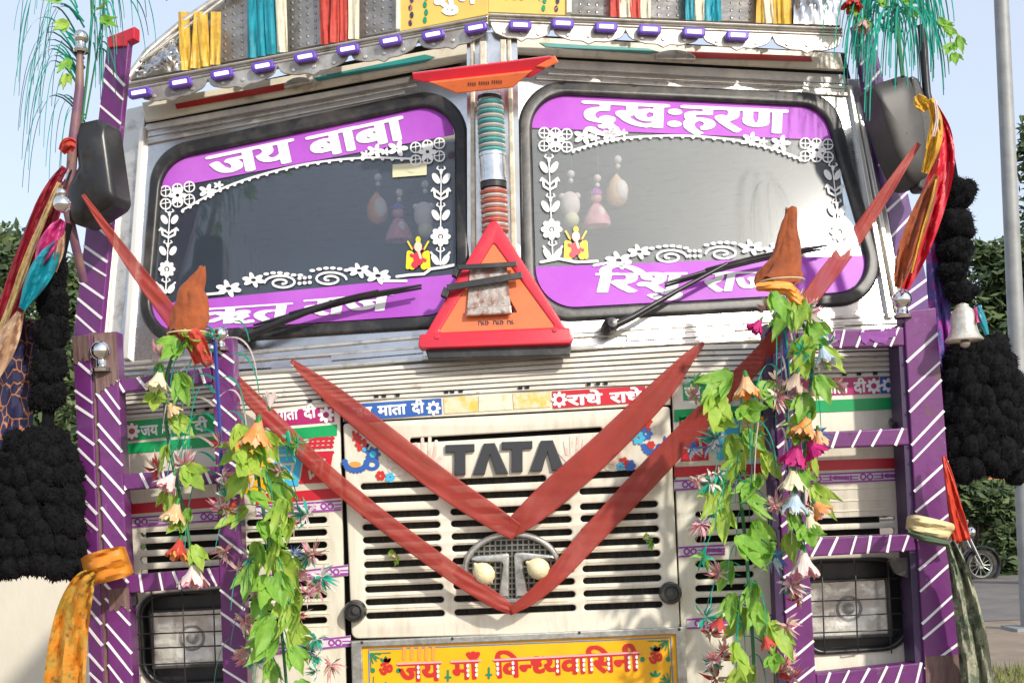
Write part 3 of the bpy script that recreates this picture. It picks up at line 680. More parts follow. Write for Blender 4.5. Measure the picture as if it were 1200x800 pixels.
part('scalloped_skirt', [skirt('L', VL, [162, 243, 325, 410, 490, 571]), skirt('R', VR, [575, 647, 733, 822, 905, 987])], [M('galvanised_skirt', (0.52, 0.50, 0.46), 0.38, 0.6, c2=(0.30, 0.27, 0.23), scale=16, bump=0.1, bscale=30)])
rv = B()
for side, pl, xs in (('L', VL, [162, 243, 325, 410, 490, 571]), ('R', VR, [575, 647, 733, 822, 905, 987])):
    for a, b in zip(xs[:-1], xs[1:]):
        for t in (0.22, 0.5, 0.78):
            x = a + (b - a) * t; rv.add(solid([oval(x, visor_y(x, side) + 12, 2.2, 2.2, 12)], pl, 0.003, 0.033, 0.001))
rv.make('skirt_rivet', [steel2], truck)
for x, y in ((162, 108), (210, 96), (259, 86), (307, 77), (357, 66), (407, 57), (457, 47), (507, 40), (557, 32), (610, 29), (660, 27), (711, 31), (762, 34), (814, 37), (865, 41)):
    side = 'L' if x < 573 else 'R'; pl = VL if x < 573 else VR; a = math.atan(-78 / 420) if x < 573 else math.atan(17 / 410)
    def rr(w, h, r): return [(x + u * math.cos(a) - v * math.sin(a), y + u * math.sin(a) + v * math.cos(a)) for u, v in arcs([(-w, -h, r), (w, -h, r), (w, h, r), (-w, h, r)], 5)]
    o = part('visor_lamp', [solid([rr(13.5, 5.6, 4)], pl, 0.02, 0.052, 0.005)], [ledp])
    part('lamp_window', [solid([rr(8.5, 2.3, 1)], pl, 0.004, 0.055, 0.001)], [M('lit_lamp_window', (0.9, 0.85, 1.0), 0.3) if 'lit_lamp_window' not in MATS else MATS['lit_lamp_window']], o)
lw = MATS['lit_lamp_window'].node_tree.nodes['Principled BSDF']; lw.inputs['Emission Color'].default_value = (0.92, 0.82, 1, 1); lw.inputs['Emission Strength'].default_value = 0.55
# ---- crown above the visor
emb = M('embossed_steel', (0.42, 0.39, 0.35), 0.34, 0.9, c2=(0.22, 0.20, 0.17), scale=14, lo=.4, hi=.7, bump=0.5, bscale=16)
def crest_y(x): return visor_y(x, 'L') - 12 if x < 572 else visor_y(x, 'R') - 12
cb = B()
cb.add(solid([[(152, crest_y(152)), (470, crest_y(470)), (470, -70), (250, -70), (250, 0), (200, 36), (160, 72)]], KL, 0.02, 0.0))
cb.add(solid([[(664, crest_y(664)), (985, crest_y(985)), (985, -70), (664, -70)]], KR, 0.02, 0.0))
cb.make('crown_panel', [emb], truck, split=True)
cb = B()
for side, pl, spans in (('L', KL, ((258, 288), (337, 374), (424, 462))), ('R', KR, ((675, 714), (766, 800), (852, 884)))):
    for a, b in spans:
        n = max(3, int((b - a) / 9))
        for i in range(n):
            for j in range(9):
                x = a + (b - a) * (i + .5) / n; y = crest_y(x) - 5 - j * 8.5
                cb.add(solid([oval(x, y, 1.8, 2.0, 8)], pl, 0.005, 0.003, 0.002))
cb.make('embossed_stud', [emb], truck)
# bulging end sheets and the sloping edge tube
cb = B(); n = 14
for (x0, x1, pl, yt) in ((930, 984, KR, -60), (160, 214, KL, None)):
    vs, fs = [], []
    for i in range(n + 1):
        x = x0 + (x1 - x0) * i / n; yb = crest_y(x); y1 = (yt if yt is not None else max(-60, 78 - (x - 160) * 0.85))
        for j in range(n + 1):
            t = j / n; vs.append(pl.at(x, yb + (y1 - yb) * t, 0.012 + 0.035 * math.sin(math.pi * t) * math.sin(math.pi * i / n) + 0.012 * math.sin(i * 2.1 + j) * math.sin(math.pi * t)))
    for i in range(n):
        for j in range(n): fs.append((i * (n + 1) + j, i * (n + 1) + j + 1, (i + 1) * (n + 1) + j + 1, (i + 1) * (n + 1) + j))
    cb.add((vs, fs))
cb.make('bulged_end_sheet', [steel], truck, smooth=80, split=True)
part('crown_edge_tube', [tube([KL.at(150, 92, .02), KL.at(172, 62, .02), KL.at(215, 26, .02), KL.at(250, 2, .02), KL.at(330, -44, .02)], [0.011] * 5, 10), tube([KL.at(165, 72, .03), KL.at(220, 31, .03), KL.at(262, 0, .03)], 0.006, 8)], [steel2], smooth=50)
cr = part('crown_board', [solid([[(468, crest_y(468) + 2), (572, crest_y(571) + 1), (572, -70), (468, -70)]], KL, 0.02, 0.015, 0.003), solid([[(572, crest_y(573) + 1), (664, crest_y(664) + 1), (664, -70), (572, -70)]], KR, 0.02, 0.015, 0.003)], [crestyel])
part('lettering', [letters('शुभ', (507, -8), (556, -17), 20, KL, 0.018, 0.04), letters('लाभ', (585, -22), (640, -20), 20, KR, 0.018, 0.04)], [wdecal], cr)
bo = B()
for x0, pl, m_ in ((481, KL, 1), (498, KL, 0), (637, KR, 0), (652, KR, 1)):
    for j in range(7):
        y = crest_y(x0) - 6 - j * 9
        bo.add(solid([oval(x0 + (j % 2) * 1.5, y, 2.2, 3.8, 10)], pl, 0.001, 0.018), m_)
bo.make('painted_border', [signgreen, navycloth], cr)
part('crown_board_frame', [solid([band((466, 34), (466, -70), 5)], KL, 0.03, 0.025, 0.003), solid([band((667, 14), (667, -70), 6)], KR, 0.03, 0.025, 0.003)], [cream])

# ---- ribbed apron under the windscreens
rib = B(); vs, fs = [], []; NX, NR = 44, 7
def ap_top(x): return np.interp(x, [112, 280, 400, 640, 800, 1062], [456, 441, 433, 415, 405, 398])
def ap_bot(x): return np.interp(x, [112, 400, 640, 800, 1062], [494, 471, 457, 449, 441])
prof = []
for r_ in range(NR):
    for t, d in ((0.0, -0.010), (0.12, 0.0), (0.80, 0.004), (0.95, -0.009)): prof.append(((r_ + t) / NR, d))
for i in range(NX + 1):
    x = 112 + 950 * i / NX
    for t, d in prof:
        vs.append(P(x, ap_top(x) + (ap_bot(x) - ap_top(x)) * t, -d - 0.002 + 0.002 * math.sin(i * 1.3 + t * 5)))
m = len(prof)
for i in range(NX):
    for j in range(m - 1): fs.append((i * m + j, i * m + j + 1, (i + 1) * m + j + 1, (i + 1) * m + j))
part('ribbed_apron', [(vs, fs)], [ribmat])
part('apron_ledge', [boxw(-1.06, 1.06, 0.004, 0.32, 1.70, 1.735)], [cream])
bl = B()
for x in (363, 379, 441, 450, 466, 523, 530, 540, 610, 618, 690, 701, 710, 843, 226, 242, 990, 1007, 1026):
    y = ap_bot(x) - 5; bl.add(solid([[(x - 2.4, y - 1.6), (x + 2.4, y - 1.9), (x + 2.4, y + 1.6), (x - 2.4, y + 1.9)]], F0, 0.004, 0.009))
bl.make('drain_hole', [dark], truck)

# ---- lower front panels with real slots
def seam(x): return np.interp(x, [112, 400, 785, 1062], [494, 471, 450, 441])
lh = arcs([(160, 697, 24), (282, 688, 20), (296, 800, 26), (166, 806, 30)], 8)
rh = arcs([(940, 655, 20), (1062, 652, 34), (1072, 760, 34), (944, 768, 20)], 8)
slL = [slot(164, 626 + 15 * i, 262, 621 + 15 * i, 7.5) for i in range(4)] + [slot(288, 612.5 + 14.7 * i, 383, 608.5 + 14.7 * i, 7.5) for i in range(9) if i != 4]
slR = [slot(954, 611 + 14 * i, 1049, 607.5 + 14 * i, 7) for i in range(2)] + [slot(815, 603 + 14.4 * i, 884, 600.5 + 14.4 * i, 7.5) for i in range(8) if i != 3]
part('front_panel', [solid([[(140, 489), (398, 468), (407, 860), (168, 860)], lh] + slL, F0, 0.02, 0.0, 0.004)], [white], smooth=40)
part('front_panel', [solid([[(787, 446), (1056, 438), (1078, 860), (803, 860)], rh] + slR, F0, 0.02, 0.0, 0.004)], [white], smooth=40)
part('sticker_band', [solid([[(401, 469), (785, 449), (786, 474), (402, 494)]], F0, 0.02, 0.0, 0.003)], [white])
rows = [602, 616, 631, 645, 660, 675, 689, 704, 720]
sl = [slot(422, 570, 640, 560, 7.5), slot(650, 559.5, 757, 553, 7.5), slot(480, 516, 706, 503, 6)]
for r_ in [584] + rows:
    for a, b in ((426, 518), (530, 672), (682, 774)):
        if r_ == 584 and a > 600: b = 762
        a2, b2 = a + (r_ - 660) * 0.04, b + (r_ - 660) * 0.05
        sl.append(slot(a2, row_y(r_, a2), b2, row_y(r_, b2), 7.6))
gr = part('grille_panel', [solid([arcs([(402, 496, 4), (785, 476, 4), (797, 738, 8), (412, 748, 8)], 4)] + sl, F0, 0.022, 0.006, 0.0045, 2)], [white], smooth=40)
# pressed ridge lines between the slots
rg = B()
for r_ in rows[:-1]:
    for a, b in ((430, 514), (536, 666), (688, 768)):
        y = r_ + 7.3; rg.add(solid([band((a, row_y(y, a)), (b, row_y(y, b)), 1.2)], F0, 0.003, 0.008))
rg.make('pressed_ridge', [white], gr)
pr = B()
for y0, y1 in ((574, 570), (588, 584), (600, 596)): pr.add(solid([band((950, y0), (1052, y1), 1.6)], F0, 0.003, 0.0022, .001))
for y0 in (596, 604): pr.add(solid([band((162, y0 + 19), (262, y0 + 14), 1.6)], F0, 0.003, 0.0022, .001))
for i in range(9): pr.add(solid([band((286, 619.5 + 14.7 * i), (386, 615.5 + 14.7 * i), 1.2)], F0, 0.003, 0.0018, .001))
pr.make('pressed_line', [cream], truck)
part('radiator_core', [boxw(-0.46, 0.46, 0.033, 0.037, 0.9, 1.55)], [M('radiator_fins', (0.012, 0.011, 0.010), 0.7, c2=(0.05, 0.045, 0.04), scale=20, stretch=(6, 1, 1))])
# maker's lettering
def Tl(x, y, w, hh, s): return [(x, y), (x + w, y - w * .035), (x + w, y - w * .035 + 9), (x + w * .5 + s, y - w * .0175 + 9), (x + w * .5 + s, y + hh), (x + w * .5 - s, y + hh + .5), (x + w * .5 - s, y - w * .0175 + 9.5), (x, y + 9.5)]
def Al(x0, x1, xa, xb, yt, yb): return [(xa, yt), (xb, yt - .6), (x1, yb - 1.2), (x1 - 15, yb - .8), ((xa + xb) / 2 + 0.5, yt + 13), (x0 + 14, yb - .2), (x0, yb)]
part('maker_lettering', [solid([q], F0, 0.010, 0.017, 0.002) for q in (Tl(522, 521, 34, 35, 6.5), Al(554, 596, 567, 580, 519.3, 556), Tl(588, 517.5, 36, 35, 6.5), Al(621, 662, 634, 648, 516, 552))], [letterblk], gr)
# painted peacocks, hand prints
def decal(name, fn, box, mat_, h, parent=gr, pl=F0, step=0.5):
    f = Field(*box, step); fn(f); return part(name, [f.mesh(pl, h)], [mat_], parent)
def pk1(f):
    f.ell(436, 544, 9, 7); f.ell(436, 544, 4, 3, cut=True)
    for i in range(12):
        a = math.pi * (0.0 + i / 11); f.ell(417 + 13 * math.cos(a), 540 + 11 * math.sin(a), 3.6, 2.4, a)
    f.petals(437, 532, 9, 7, .3); f.line([(428, 528), (432, 520)], 2.5); f.petals(415, 500, 6, 5, .3)
decal('peacock_print', pk1, (400, 520, 450, 560), bluest, 0.0085)
decal('peacock_print', lambda f: (f.line([(414, 506), (417, 514), (421, 520)], 3.5), f.petals(424, 521, 8, 6, .34), f.petals(418, 512, 6, 5, .3), f.petals(446, 557, 6, 6, .4)), (405, 495, 460, 565), signred, 0.0085)
decal('peacock_print', lambda f: (f.ell(416, 544, 7, 3.5)), (405, 535, 430, 555), orangest, 0.0085)
decal('peacock_print', lambda f: (f.ell(437, 532, 4, 4), f.petals(457, 559, 6, 5, .4), f.ell(427, 526, 2.5, 2.5)), (420, 520, 470, 565), cyanst, 0.0098)
def pk2(f):
    for i in range(9):
        a = math.pi * i / 8; f.ell(764 + 9 * math.cos(a), 522 + 8 * math.sin(a), 4, 2.6, a)
    f.petals(757, 508, 8, 7, .32); f.petals(738, 545, 7, 6, .4); f.line([(724, 548), (742, 544)], 3)
    f.line([(779, 512), (779, 522)], 3)
decal('peacock_print', pk2, (715, 495, 785, 560), bluest, 0.0085)
decal('peacock_print', lambda f: (f.line([(760, 486), (758, 497), (760, 503)], 3.5), f.petals(759, 494, 6, 5, .34), f.petals(763, 521, 5, 6, .4), f.petals(731, 541, 6, 5, .4)), (715, 480, 785, 550), signred, 0.0098)
decal('peacock_print', lambda f: (f.petals(748, 513, 8, 6, .36), f.petals(727, 546, 5, 5, .4)), (720, 500, 765, 555), cyanst, 0.0100)
def hand(cx, cy, s, fl_):
    def g(f):
        for i, (dx, l) in enumerate(((-10, 14), (-4, 20), (3, 21), (9, 17))):
            f.line([(cx + dx * s, cy - 4), (cx + dx * 1.25 * s, cy - 4 - l * s)], 4.0 * s)
        f.ell(cx, cy + 4, 12 * s, 9 * s); f.line([(cx + fl_ * 10 * s, cy + 4), (cx + fl_ * 18 * s, cy - 4)], 4.5 * s)
        f.ell(cx - 3, cy + 6, 5, 3, cut=True)
    return g
for cx, cy, s, q in ((466, 545, .95, 1), (500, 538, 1, 1), (674, 535, .95, -1), (718, 540, .9, -1)):
    decal('hand_print', hand(cx, cy, s, q), (cx - 26, cy - 34, cx + 26, cy + 18), handred, 0.0080)
# emblem
em = part('wheel_emblem', [solid([oval(600, 664, 58, 42, 56, -.03), oval(600, 665, 51, 35.5, 56, -.03)], F0, 0.030, 0.036, 0.011, 3),
    solid([arcs([(549, 656, 2), (557, 651, 2), (588, 648, 2), (597, 647, 4), (597, 700, 1), (583, 701, 2), (590, 658, 4), (560, 659, 2)], 4)], F0, 0.02, 0.034, 0.005, 2),
    solid([arcs([(602, 647, 4), (612, 646.5, 2), (647, 650, 2), (652, 655, 2), (612, 657, 4), (620, 699, 2), (604, 700, 1)], 4)], F0, 0.02, 0.034, 0.005, 2)], [alum], smooth=45)
part('emblem_backing', [solid([oval(600, 664, 53, 38, 40, -.03)], F0, 0.004, 0.010)], [M('dark_mesh_backing', (0.02, 0.02, 0.018), 0.6)], em)
gm = B()
for i in range(17):
    x = 548 + i * 6.5; hh = 36 * math.sqrt(max(0, 1 - ((x - 600) / 52) ** 2))
    if hh > 4: gm.add(solid([band((x, 664 - hh), (x, 664 + hh), 1.8)], F0, 0.003, 0.0135))
for j in range(11):
    y = 632 + j * 6.4; ww = 51 * math.sqrt(max(0, 1 - ((y - 664) / 37) ** 2))
    if ww > 6: gm.add(solid([band((600 - ww, y + ww * .03), (600 + ww, y - ww * .03), 1.8)], F0, 0.003, 0.0155))
gm.make('emblem_mesh', [M('tarnished_mesh', (0.24, 0.23, 0.20), 0.4, 0.8)], em)
for x, y in ((417, 715), (785, 694)):
    part('rubber_buffer', [lathe(F0.at(x, y, 0.0), [(0.031, 0), (0.031, .02), (0.027, .034), (0.020, .036), (0.018, .030), (0.001, .030)], 28, (0, -1, 0)), tube([P(x, y, -.02), P(x, y, -.036)], 0.010, 14)], [rubber], smooth=40)
# ---- stickers
def strip(pts, mt, txt=None, h=0.0022, hp=13, daisies=(), tcol=None, bold=.035, name='slogan_sticker'):
    o = part(name, [solid([pts], F0, 0.0008, h)], [mt])
    for i, (t, a, b) in enumerate(txt or ()): part('lettering', [letters(t, a, b, hp, F0, h + .0012, bold, step=.35)], [tcol or wdecal], o)
    if daisies:
        f = Field(min(d[0] for d in daisies) - 14, min(d[1] for d in daisies) - 14, max(d[0] for d in daisies) + 14, max(d[1] for d in daisies) + 14, .4)
        for x, y, r_ in daisies: f.petals(x, y, r_, 8, .24)
        for x, y, r_ in daisies: f.ell(x, y, r_ * .38, r_ * .38, cut=True)
        part('daisy_mark', [f.mesh(F0, h + .0012)], [wdecal], o)
    return o
strip([(142, 494), (252, 484), (253, 506), (143, 517)], greenpaint, [('जय', (164, 500), (185, 498)), ('माता', (190, 497.5), (222, 494.5)), ('दी', (227, 494), (243, 492.5))], daisies=((156, 506, 0.1),), hp=11)
strip([(139, 497), (160, 495), (161, 514), (140, 517)], MATS['rust_print'] if 'rust_print' in MATS else M('rust_print', (0.40, 0.10, 0.06), .5), None, 0.0036, daisies=((145, 506, 9.5), (154.5, 505, 9.5)))
strip([(300, 483), (391, 476), (392, 494), (301, 501)], magenta, [('माता', (322, 482.5), (349, 480)), ('दी', (355, 479.5), (370, 478))], hp=10.5, daisies=((382, 486, 9.5),))
strip([(402, 474), (517, 466.5), (518, 485), (403, 494)], bluest, [('जय', (412, 479), (436, 477)), ('माता', (442, 476.5), (476, 474)), ('दी', (482, 473.5), (497, 472.5))], hp=10.5, daisies=((508, 478, 8.5),))
strip([(520, 466.2), (560, 463.6), (560, 482), (521, 484.6)], yellowst); strip([(561, 463.4), (600, 461), (601, 479.5), (561, 482)], palest); strip([(601, 461), (645, 458.3), (645, 476.6), (602, 479.4)], yellowst)
strip([(647, 458.4), (756, 452), (757, 471), (648, 478.6)], redst, [('राधे', (664, 464), (706, 461.5)), ('राधे', (714, 461), (752, 458.5))], hp=11, daisies=((655.5, 468, 9.5),))
strip([(800, 450), (876, 447), (877, 466), (801, 469)], greenpaint, [('जय', (802, 455), (821, 454)), ('माता', (827, 453.8), (858, 452.4))], hp=11)
strip([(876, 446.8), (934, 444.6), (935, 463.6), (877, 465.8)], greenpaint)
strip([(935, 444.6), (1030, 441.5), (1031, 461), (936, 464)], magenta, [('माता', (966, 450), (994, 449)), ('दी', (1000, 448.6), (1015, 448))], hp=11, daisies=((1024, 452, 9),))
strip([(1031, 441.4), (1052, 440.6), (1053, 460), (1032, 461)], bluest, None, daisies=((1041, 451, 8.5),))
def stripe(name, x0, y0, x1, y1, w, mt, h=0.0022): part(name, [solid([[(x0, y0), (x1, y1), (x1, y1 + w), (x0, y0 + w)]], F0, 0.0008, h)], [mt])
stripe('green_stripe', 143, 520, 262, 510, 12, greenpaint); stripe('green_stripe', 300, 506, 395, 497, 13, greenpaint); stripe('green_stripe', 790, 480, 935, 471, 14, greenpaint); stripe('green_stripe', 935, 470, 1054, 465, 14, greenpaint)
stripe('red_stripe', 144, 591, 262, 581, 12, redst); stripe('red_stripe', 300, 579, 399, 571, 12, redst); stripe('red_stripe', 790, 547, 935, 541, 12, redst); stripe('red_stripe', 940, 540, 1060, 536, 12, redst)
def scrollstrip(x0, y0, x1, y1, w=13):
    o = part('scroll_sticker', [solid([[(x0, y0), (x1, y1), (x1, y1 + w), (x0, y0 + w)]], F0, 0.0008, 0.0022)], [M('lilac_sticker', (0.66, 0.58, 0.66), .5) if 'lilac_sticker' not in MATS else MATS['lilac_sticker']])
    f = Field(x0, min(y0, y1) - 2, x1, max(y0, y1) + w + 2, .4); k_ = (y1 - y0) / (x1 - x0); n = max(2, int((x1 - x0) / 30))
    f.line([(x0 + 1, y0 + 1.4), (x1 - 1, y1 + 1.4)], 2.0); f.line([(x0 + 1, y0 + w - 1.4), (x1 - 1, y1 + w - 1.4)], 2.0)
    for i in range(n):
        x = x0 + (x1 - x0) * (i + .5) / n; y = y0 + (x - x0) * k_ + w / 2
        if i % 2 == 0:
            f.ring(x - 4, y, 3, 3, 1.9); f.ring(x + 4, y, 3, 3, 1.9)
        else:
            f.ell(x - 6, y, 4, 2.6); f.ell(x + 6, y, 4, 2.6); f.line([(x - 12, y - 2), (x - 12, y + 2)], 2.2); f.line([(x + 12, y - 2), (x + 12, y + 2)], 2.2); f.line([(x - 2, y), (x + 2, y)], 4.5)
        f.line([(x + 9, y - 1.6), (x + 20, y - 2)], 1.3); f.line([(x + 9, y + 2), (x + 20, y + 1.4)], 1.3)
    part('scroll_mark', [f.mesh(F0, .0034)], [purpleprint], o)
for a in ((146, 606, 262, 597), (300, 592, 400, 585), (300, 674, 408, 661), (300, 756, 411, 744), (790, 562, 892, 556), (940, 555, 1061, 550), (795, 640, 850, 637), (805, 724, 905, 719)): scrollstrip(*a)
# three slanted painted shop-style blocks on each side of the grille
def block(x0, y0, w, h_, lean, mt, nm='painted_block'):
    f = Field(x0 - 4, y0 - 6, x0 + w + lean + 4, y0 + h_ + 6, .5)
    def q(u, v): return (x0 + u * w + (1 - v) * lean, y0 + v * h_ - u * w * .05)
    for v in (0.05, .14, .23): f.line([q(.08, v), q(.95, v)], 3.2)
    for u in (.12, .30, .5, .7, .9): f.line([q(u, .03), q(u, .25)], 2.6)
    for v in (.36, .97): f.line([q(0, v), q(1, v)], 4)
    for u in (.04, .96): f.line([q(u, .36), q(u, .97)], 4)
    for v in np.linspace(.42, .92, 7): f.line([q(.05, v), q(.95, v)], 4.4)
    for (a, b, c, d) in ((.25, .5, .75, .5), (.7, .5, .7, .85), (.3, .65, .5, .62), (.5, .62, .42, .85), (.25, .74, .35, .9)):
        ax, ay = q(a, b); bx, by = q(c, d); dx, dy = bx - ax, by - ay; t = np.clip(((f.X - ax) * dx + (f.Y - ay) * dy) / (dx * dx + dy * dy + 1e-9), 0, 1)
        f.cut(1.6 - np.hypot(f.X - ax - t * dx, f.Y - ay - t * dy))
    part(nm, [f.mesh(F0, .0022)], [mt])
block(282, 522, 28, 56, 8, boardyel); block(318, 518, 30, 52, 9, cyanst); block(352, 512, 32, 54, 9, redst)
block(800, 488, 34, 52, -8, redst); block(842, 484, 28, 54, -6, cyanst); block(874, 482, 26, 54, -4, boardyel)
# ---- yellow name board
nb = part('name_board', [solid([[(420, 755), (796, 740), (800, 840), (424, 856)]], F0, 0.012, 0.012, 0.002)], [boardyel])
part('board_frame', [solid([[(411, 751), (803, 734), (808, 850), (415, 866)], [(424, 758), (792, 743), (796, 838), (428, 853)]], F0, 0.03, 0.022, 0.003)], [alum], nb)
part('frame_screw', [solid([oval(x, y, 1.8, 1.8, 10)], F0, 0.003, 0.025) for x, y in ((424, 752.5), (530, 748), (679, 741), (796, 737))], [wire], nb)
part('painted_line', [solid([band((432, 761), (786, 746.5), 1.1)], F0, .0006, 0.0135), solid([band((432, 762), (434, 838), 1.1)], F0, .0006, 0.0135), solid([band((786, 747), (790, 828), 1.1)], F0, .0006, 0.0135)], [signblue], nb)
T = [('जय', (466, 777.5), (517, 775.5)), ('माँ', (529, 775), (563, 773.5)), ('िवन~ध~यवािसनी', (579, 773), (750, 764))]
lb = part('lettering', [letters(t, a, b, 21, F0, 0.014, (.035, .03)) for t, a, b in T], [signred], nb)
part('headline_stroke', [solid([band((a[0] - 1, a[1] - .2), (b[0] + 1, b[1] - .2), 2.2)], F0, .0006, 0.0155) for t, a, b in T], [signpink], nb)
f = Field(460, 750, 760, 815, .35)
for x, y in ((490, 777), (513, 776), (548, 775), (558, 774.5), (583, 773), (601, 772), (653, 770), (676, 769), (684, 768.5), (693, 768), (713, 767), (737, 765.5), (746, 765)):
    for d in (4.5, 10, 15.5): f.ell(x + d * .03, y + d, 1.6, 2.3)
part('bead_mark', [f.mesh(F0, 0.0157)], [wdecal], nb)
for cx, cy in ((452, 785), (768, 772)):
    part('om_mark', [letters('ॐ', (cx - 8, cy - 7), (cx + 8, cy - 8), 14, F0, 0.014, .04)], [signred], nb)
    f = Field(cx - 22, cy - 20, cx + 22, cy + 24, .4)
    for dx, dy in ((-15, 0), (15, 0)): f.ell(cx + dx, cy + dy, 2.6, 3.0)
    for dy in (-13, 17):
        f.ell(cx, cy + dy, 1.8, 4); f.ell(cx - 4, cy + dy + 1, 1.6, 3.4, -.7); f.ell(cx + 4, cy + dy + 1, 1.6, 3.4, .7)
    part('leaf_mark', [f.mesh(F0, 0.014)], [signgreen], nb)
f = Field(428, 740, 795, 830, .5)
for cx, cy, sx, sy in ((434, 765, 1, 1), (783, 750, -1, 1), (785, 800, -1, -1), (437, 812, 1, -1)):
    for a in (0.1, .5, .9, 1.3): f.line([(cx, cy), (cx + sx * 12 * math.cos(a), cy + sy * 12 * math.sin(a))], 1.3)
    f.line([(cx, cy), (cx + sx * 24, cy - sx * .8)], 1.1); f.line([(cx, cy), (cx + 1, cy + sy * 20)], 1.1); f.ell(cx + sx * 6, cy + sy * 6, 1.8, 1.8)
for x, y in ((525, 793), (573, 790)): f.line([(x, y - 8), (x, y + 4)], 2.4); f.line([(x - 3, y), (x + 3, y)], 2.4)
part('corner_flourish', [f.mesh(F0, 0.0142)], [signgreen], nb)
f = Field(466, 750, 520, 778, .4)
for x in (474, 483, 492, 500, 508): f.line([(x, 758.5), (x - .5, 771)], 4.2)
part('finger_smear', [f.mesh(F0, 0.0138)], [orangest], nb)

# ---- headlamps
for hx, lens, bars, ys in ((lh, [(176, 718), (268, 713), (274, 776), (181, 780)], (178, 214, 250), (721, 741, 758, 777)), (rh, [(948, 683), (1038, 679), (1042, 742), (950, 746)], (963, 1002, 1041), (680, 703, 721, 740))):
    cx = sum(p[0] for p in hx) / len(hx); cy = sum(p[1] for p in hx) / len(hx)
    inner_ = [(cx + (x - cx) * .91, cy + (y - cy) * .91) for x, y in hx]
    hl = part('headlamp', [solid([hx, inner_], F0, 0.045, 0.014, 0.006, 2), solid([hx], F0, 0.004, -0.032)], [blackpl], smooth=45)
    a, b, c, d = lens; lc = ((a[0] + c[0]) / 2, (a[1] + c[1]) / 2)
    vs, fs = [], []; n = 16
    for i in range(n + 1):
        for j in range(n + 1):
            u, v = i / n, j / n; top = Vector(a) * (1 - u) + Vector(b) * u; bt = Vector(d) * (1 - u) + Vector(c) * u; p = top * (1 - v) + bt * v
            rr_ = math.hypot((u - .5) * 1.3, v - .5)
            vs.append(F0.at(p.x, p.y, -0.014 - 0.035 * max(0, .42 - rr_) + 0.004 * math.sin(u * 40) * (rr_ > .42)))
    for i in range(n):
        for j in range(n): fs.append((i * (n + 1) + j, i * (n + 1) + j + 1, (i + 1) * (n + 1) + j + 1, (i + 1) * (n + 1) + j))
    part('reflector', [(vs, fs)], [lensm], hl, smooth=60)
    part('bulb', [ball(F0.at(lc[0], lc[1], -.022), .016, 14, 8), lathe(F0.at(lc[0], lc[1], -.022), [(.028, 0), (.034, .006), (.038, 0)], 24, (0, -1, 0))], [MATS['sun_bleached_plastic'], ], hl, smooth=50)
    glm = MATS.get('headlamp_glass') or M('headlamp_glass', (0.9, 0.9, 0.88), 0.06)
    pb = glm.node_tree.nodes['Principled BSDF']; pb.inputs['Alpha'].default_value = 0.16
    part('lamp_glass', [solid([arcs([(p[0], p[1], 5) for p in lens], 4)], F0, 0.004, -0.002, 0.001)], [glm], hl)
    part('lamp_bezel', [solid([[(lens[0][0] - 3, lens[0][1] - 3), (lens[1][0] + 5, lens[1][1] - 3), (lens[2][0] + 5, lens[2][1] + 4), (lens[3][0] - 3, lens[3][1] + 4)], lens], F0, 0.024, 0.002, 0.003)], [greypl], hl)
    cg = B(); t0, t1 = min(p[1] for p in hx) + 2, max(p[1] for p in hx) - 2; l0, l1 = min(p[0] for p in hx) - 4, max(p[0] for p in hx) + 2
    for x in bars: cg.add(tube([F0.at(x - 1, t0, .01), F0.at(x, t0 + 8, .045), F0.at(x + 3, t1 - 8, .045), F0.at(x + 4, t1, .01)], .0022, 6))
    for y in ys: cg.add(tube([F0.at(l0, y + 2, .008), F0.at(l0 + 10, y + 1.5, .042), F0.at(l1 - 10, y - 3, .042), F0.at(l1, y - 3.5, .008)], .0022, 6))
    cg.make('wire_cage', [wire], hl, smooth=60)

# ---- wooden guards
GY = -0.13; G = FR(GY)
def stripes(bq, quad, n, lean, pl, h, w=2.8, start=0.0):
    """white tape wound round a bar: quad = (top-left, top-right, bottom-right, bottom-left) in px, long side runs a->d"""
    a, b, c, d = [Vector(q) for q in quad]
    for i in range(n):
        t = start + (i + 0.5) / n * (1 - start)
        t += 0.010 * math.sin(i * 2.7 + a.x) + .004 * math.sin(i * 7.1)
        L0 = a + (d - a) * t; R0 = b + (c - b) * t; lenp = (d - a).length
        L0 = L0 - (d - a).normalized() * lean / 2; R0 = R0 + (c - b).normalized() * lean / 2
        ax_ = (d - a).normalized() * 2.2 * math.sin(i * 5.3 + a.y); L0 = L0 + ax_; R0 = R0 - ax_ * .8
        if (L0 - a).dot(d - a) < 0 or (R0 - b).dot(c - b) < 0: continue
        if (L0 - d).dot(d - a) > 0 or (R0 - c).dot(c - b) > 0: continue
        bq.add(solid([band(L0, R0, w * (1 + .18 * math.sin(i * 3.9 + a.x)), w * (1 + .18 * math.sin(i * 2.1)))], pl, 0.002, h), 1)
def bar(name, quad, pl, depth, n, lean, parent, h=0.0, mt=None, w=2.8):
    b = B(); b.add(solid([quad], pl, depth, h, 0.004, 2), 0)
    if n: stripes(b, quad, n, lean, pl, h + .0015, w)
    return b.make(name, [mt or purple, whitetape], parent, smooth=None)
def rot(quad): return [quad[3], quad[0], quad[1], quad[2]]
def rail(quad, n, lean, parent, h=-0.004):
    a, b, c, d = quad
    return bar('rail', [a, d, c, b], G, 0.05, n, lean, parent, h, w=2.9)
gl_ = part('guard_frame', [solid([[(104, 390), (112, 389), (130, 840), (122, 840)]], G, 0.05, -0.006)], [wood])
bar('post', [(110, 390), (136, 388), (158, 840), (129, 840)], G, 0.06, 17, 36, gl_, .002)
SIDE = Plane(P(110, 600, GY), (-0.45, -1, 0))
bar('post', [(84, 394), (105, 391), (123, 840), (107, 840)], SIDE, 0.05, 17, 20, gl_, -.004)
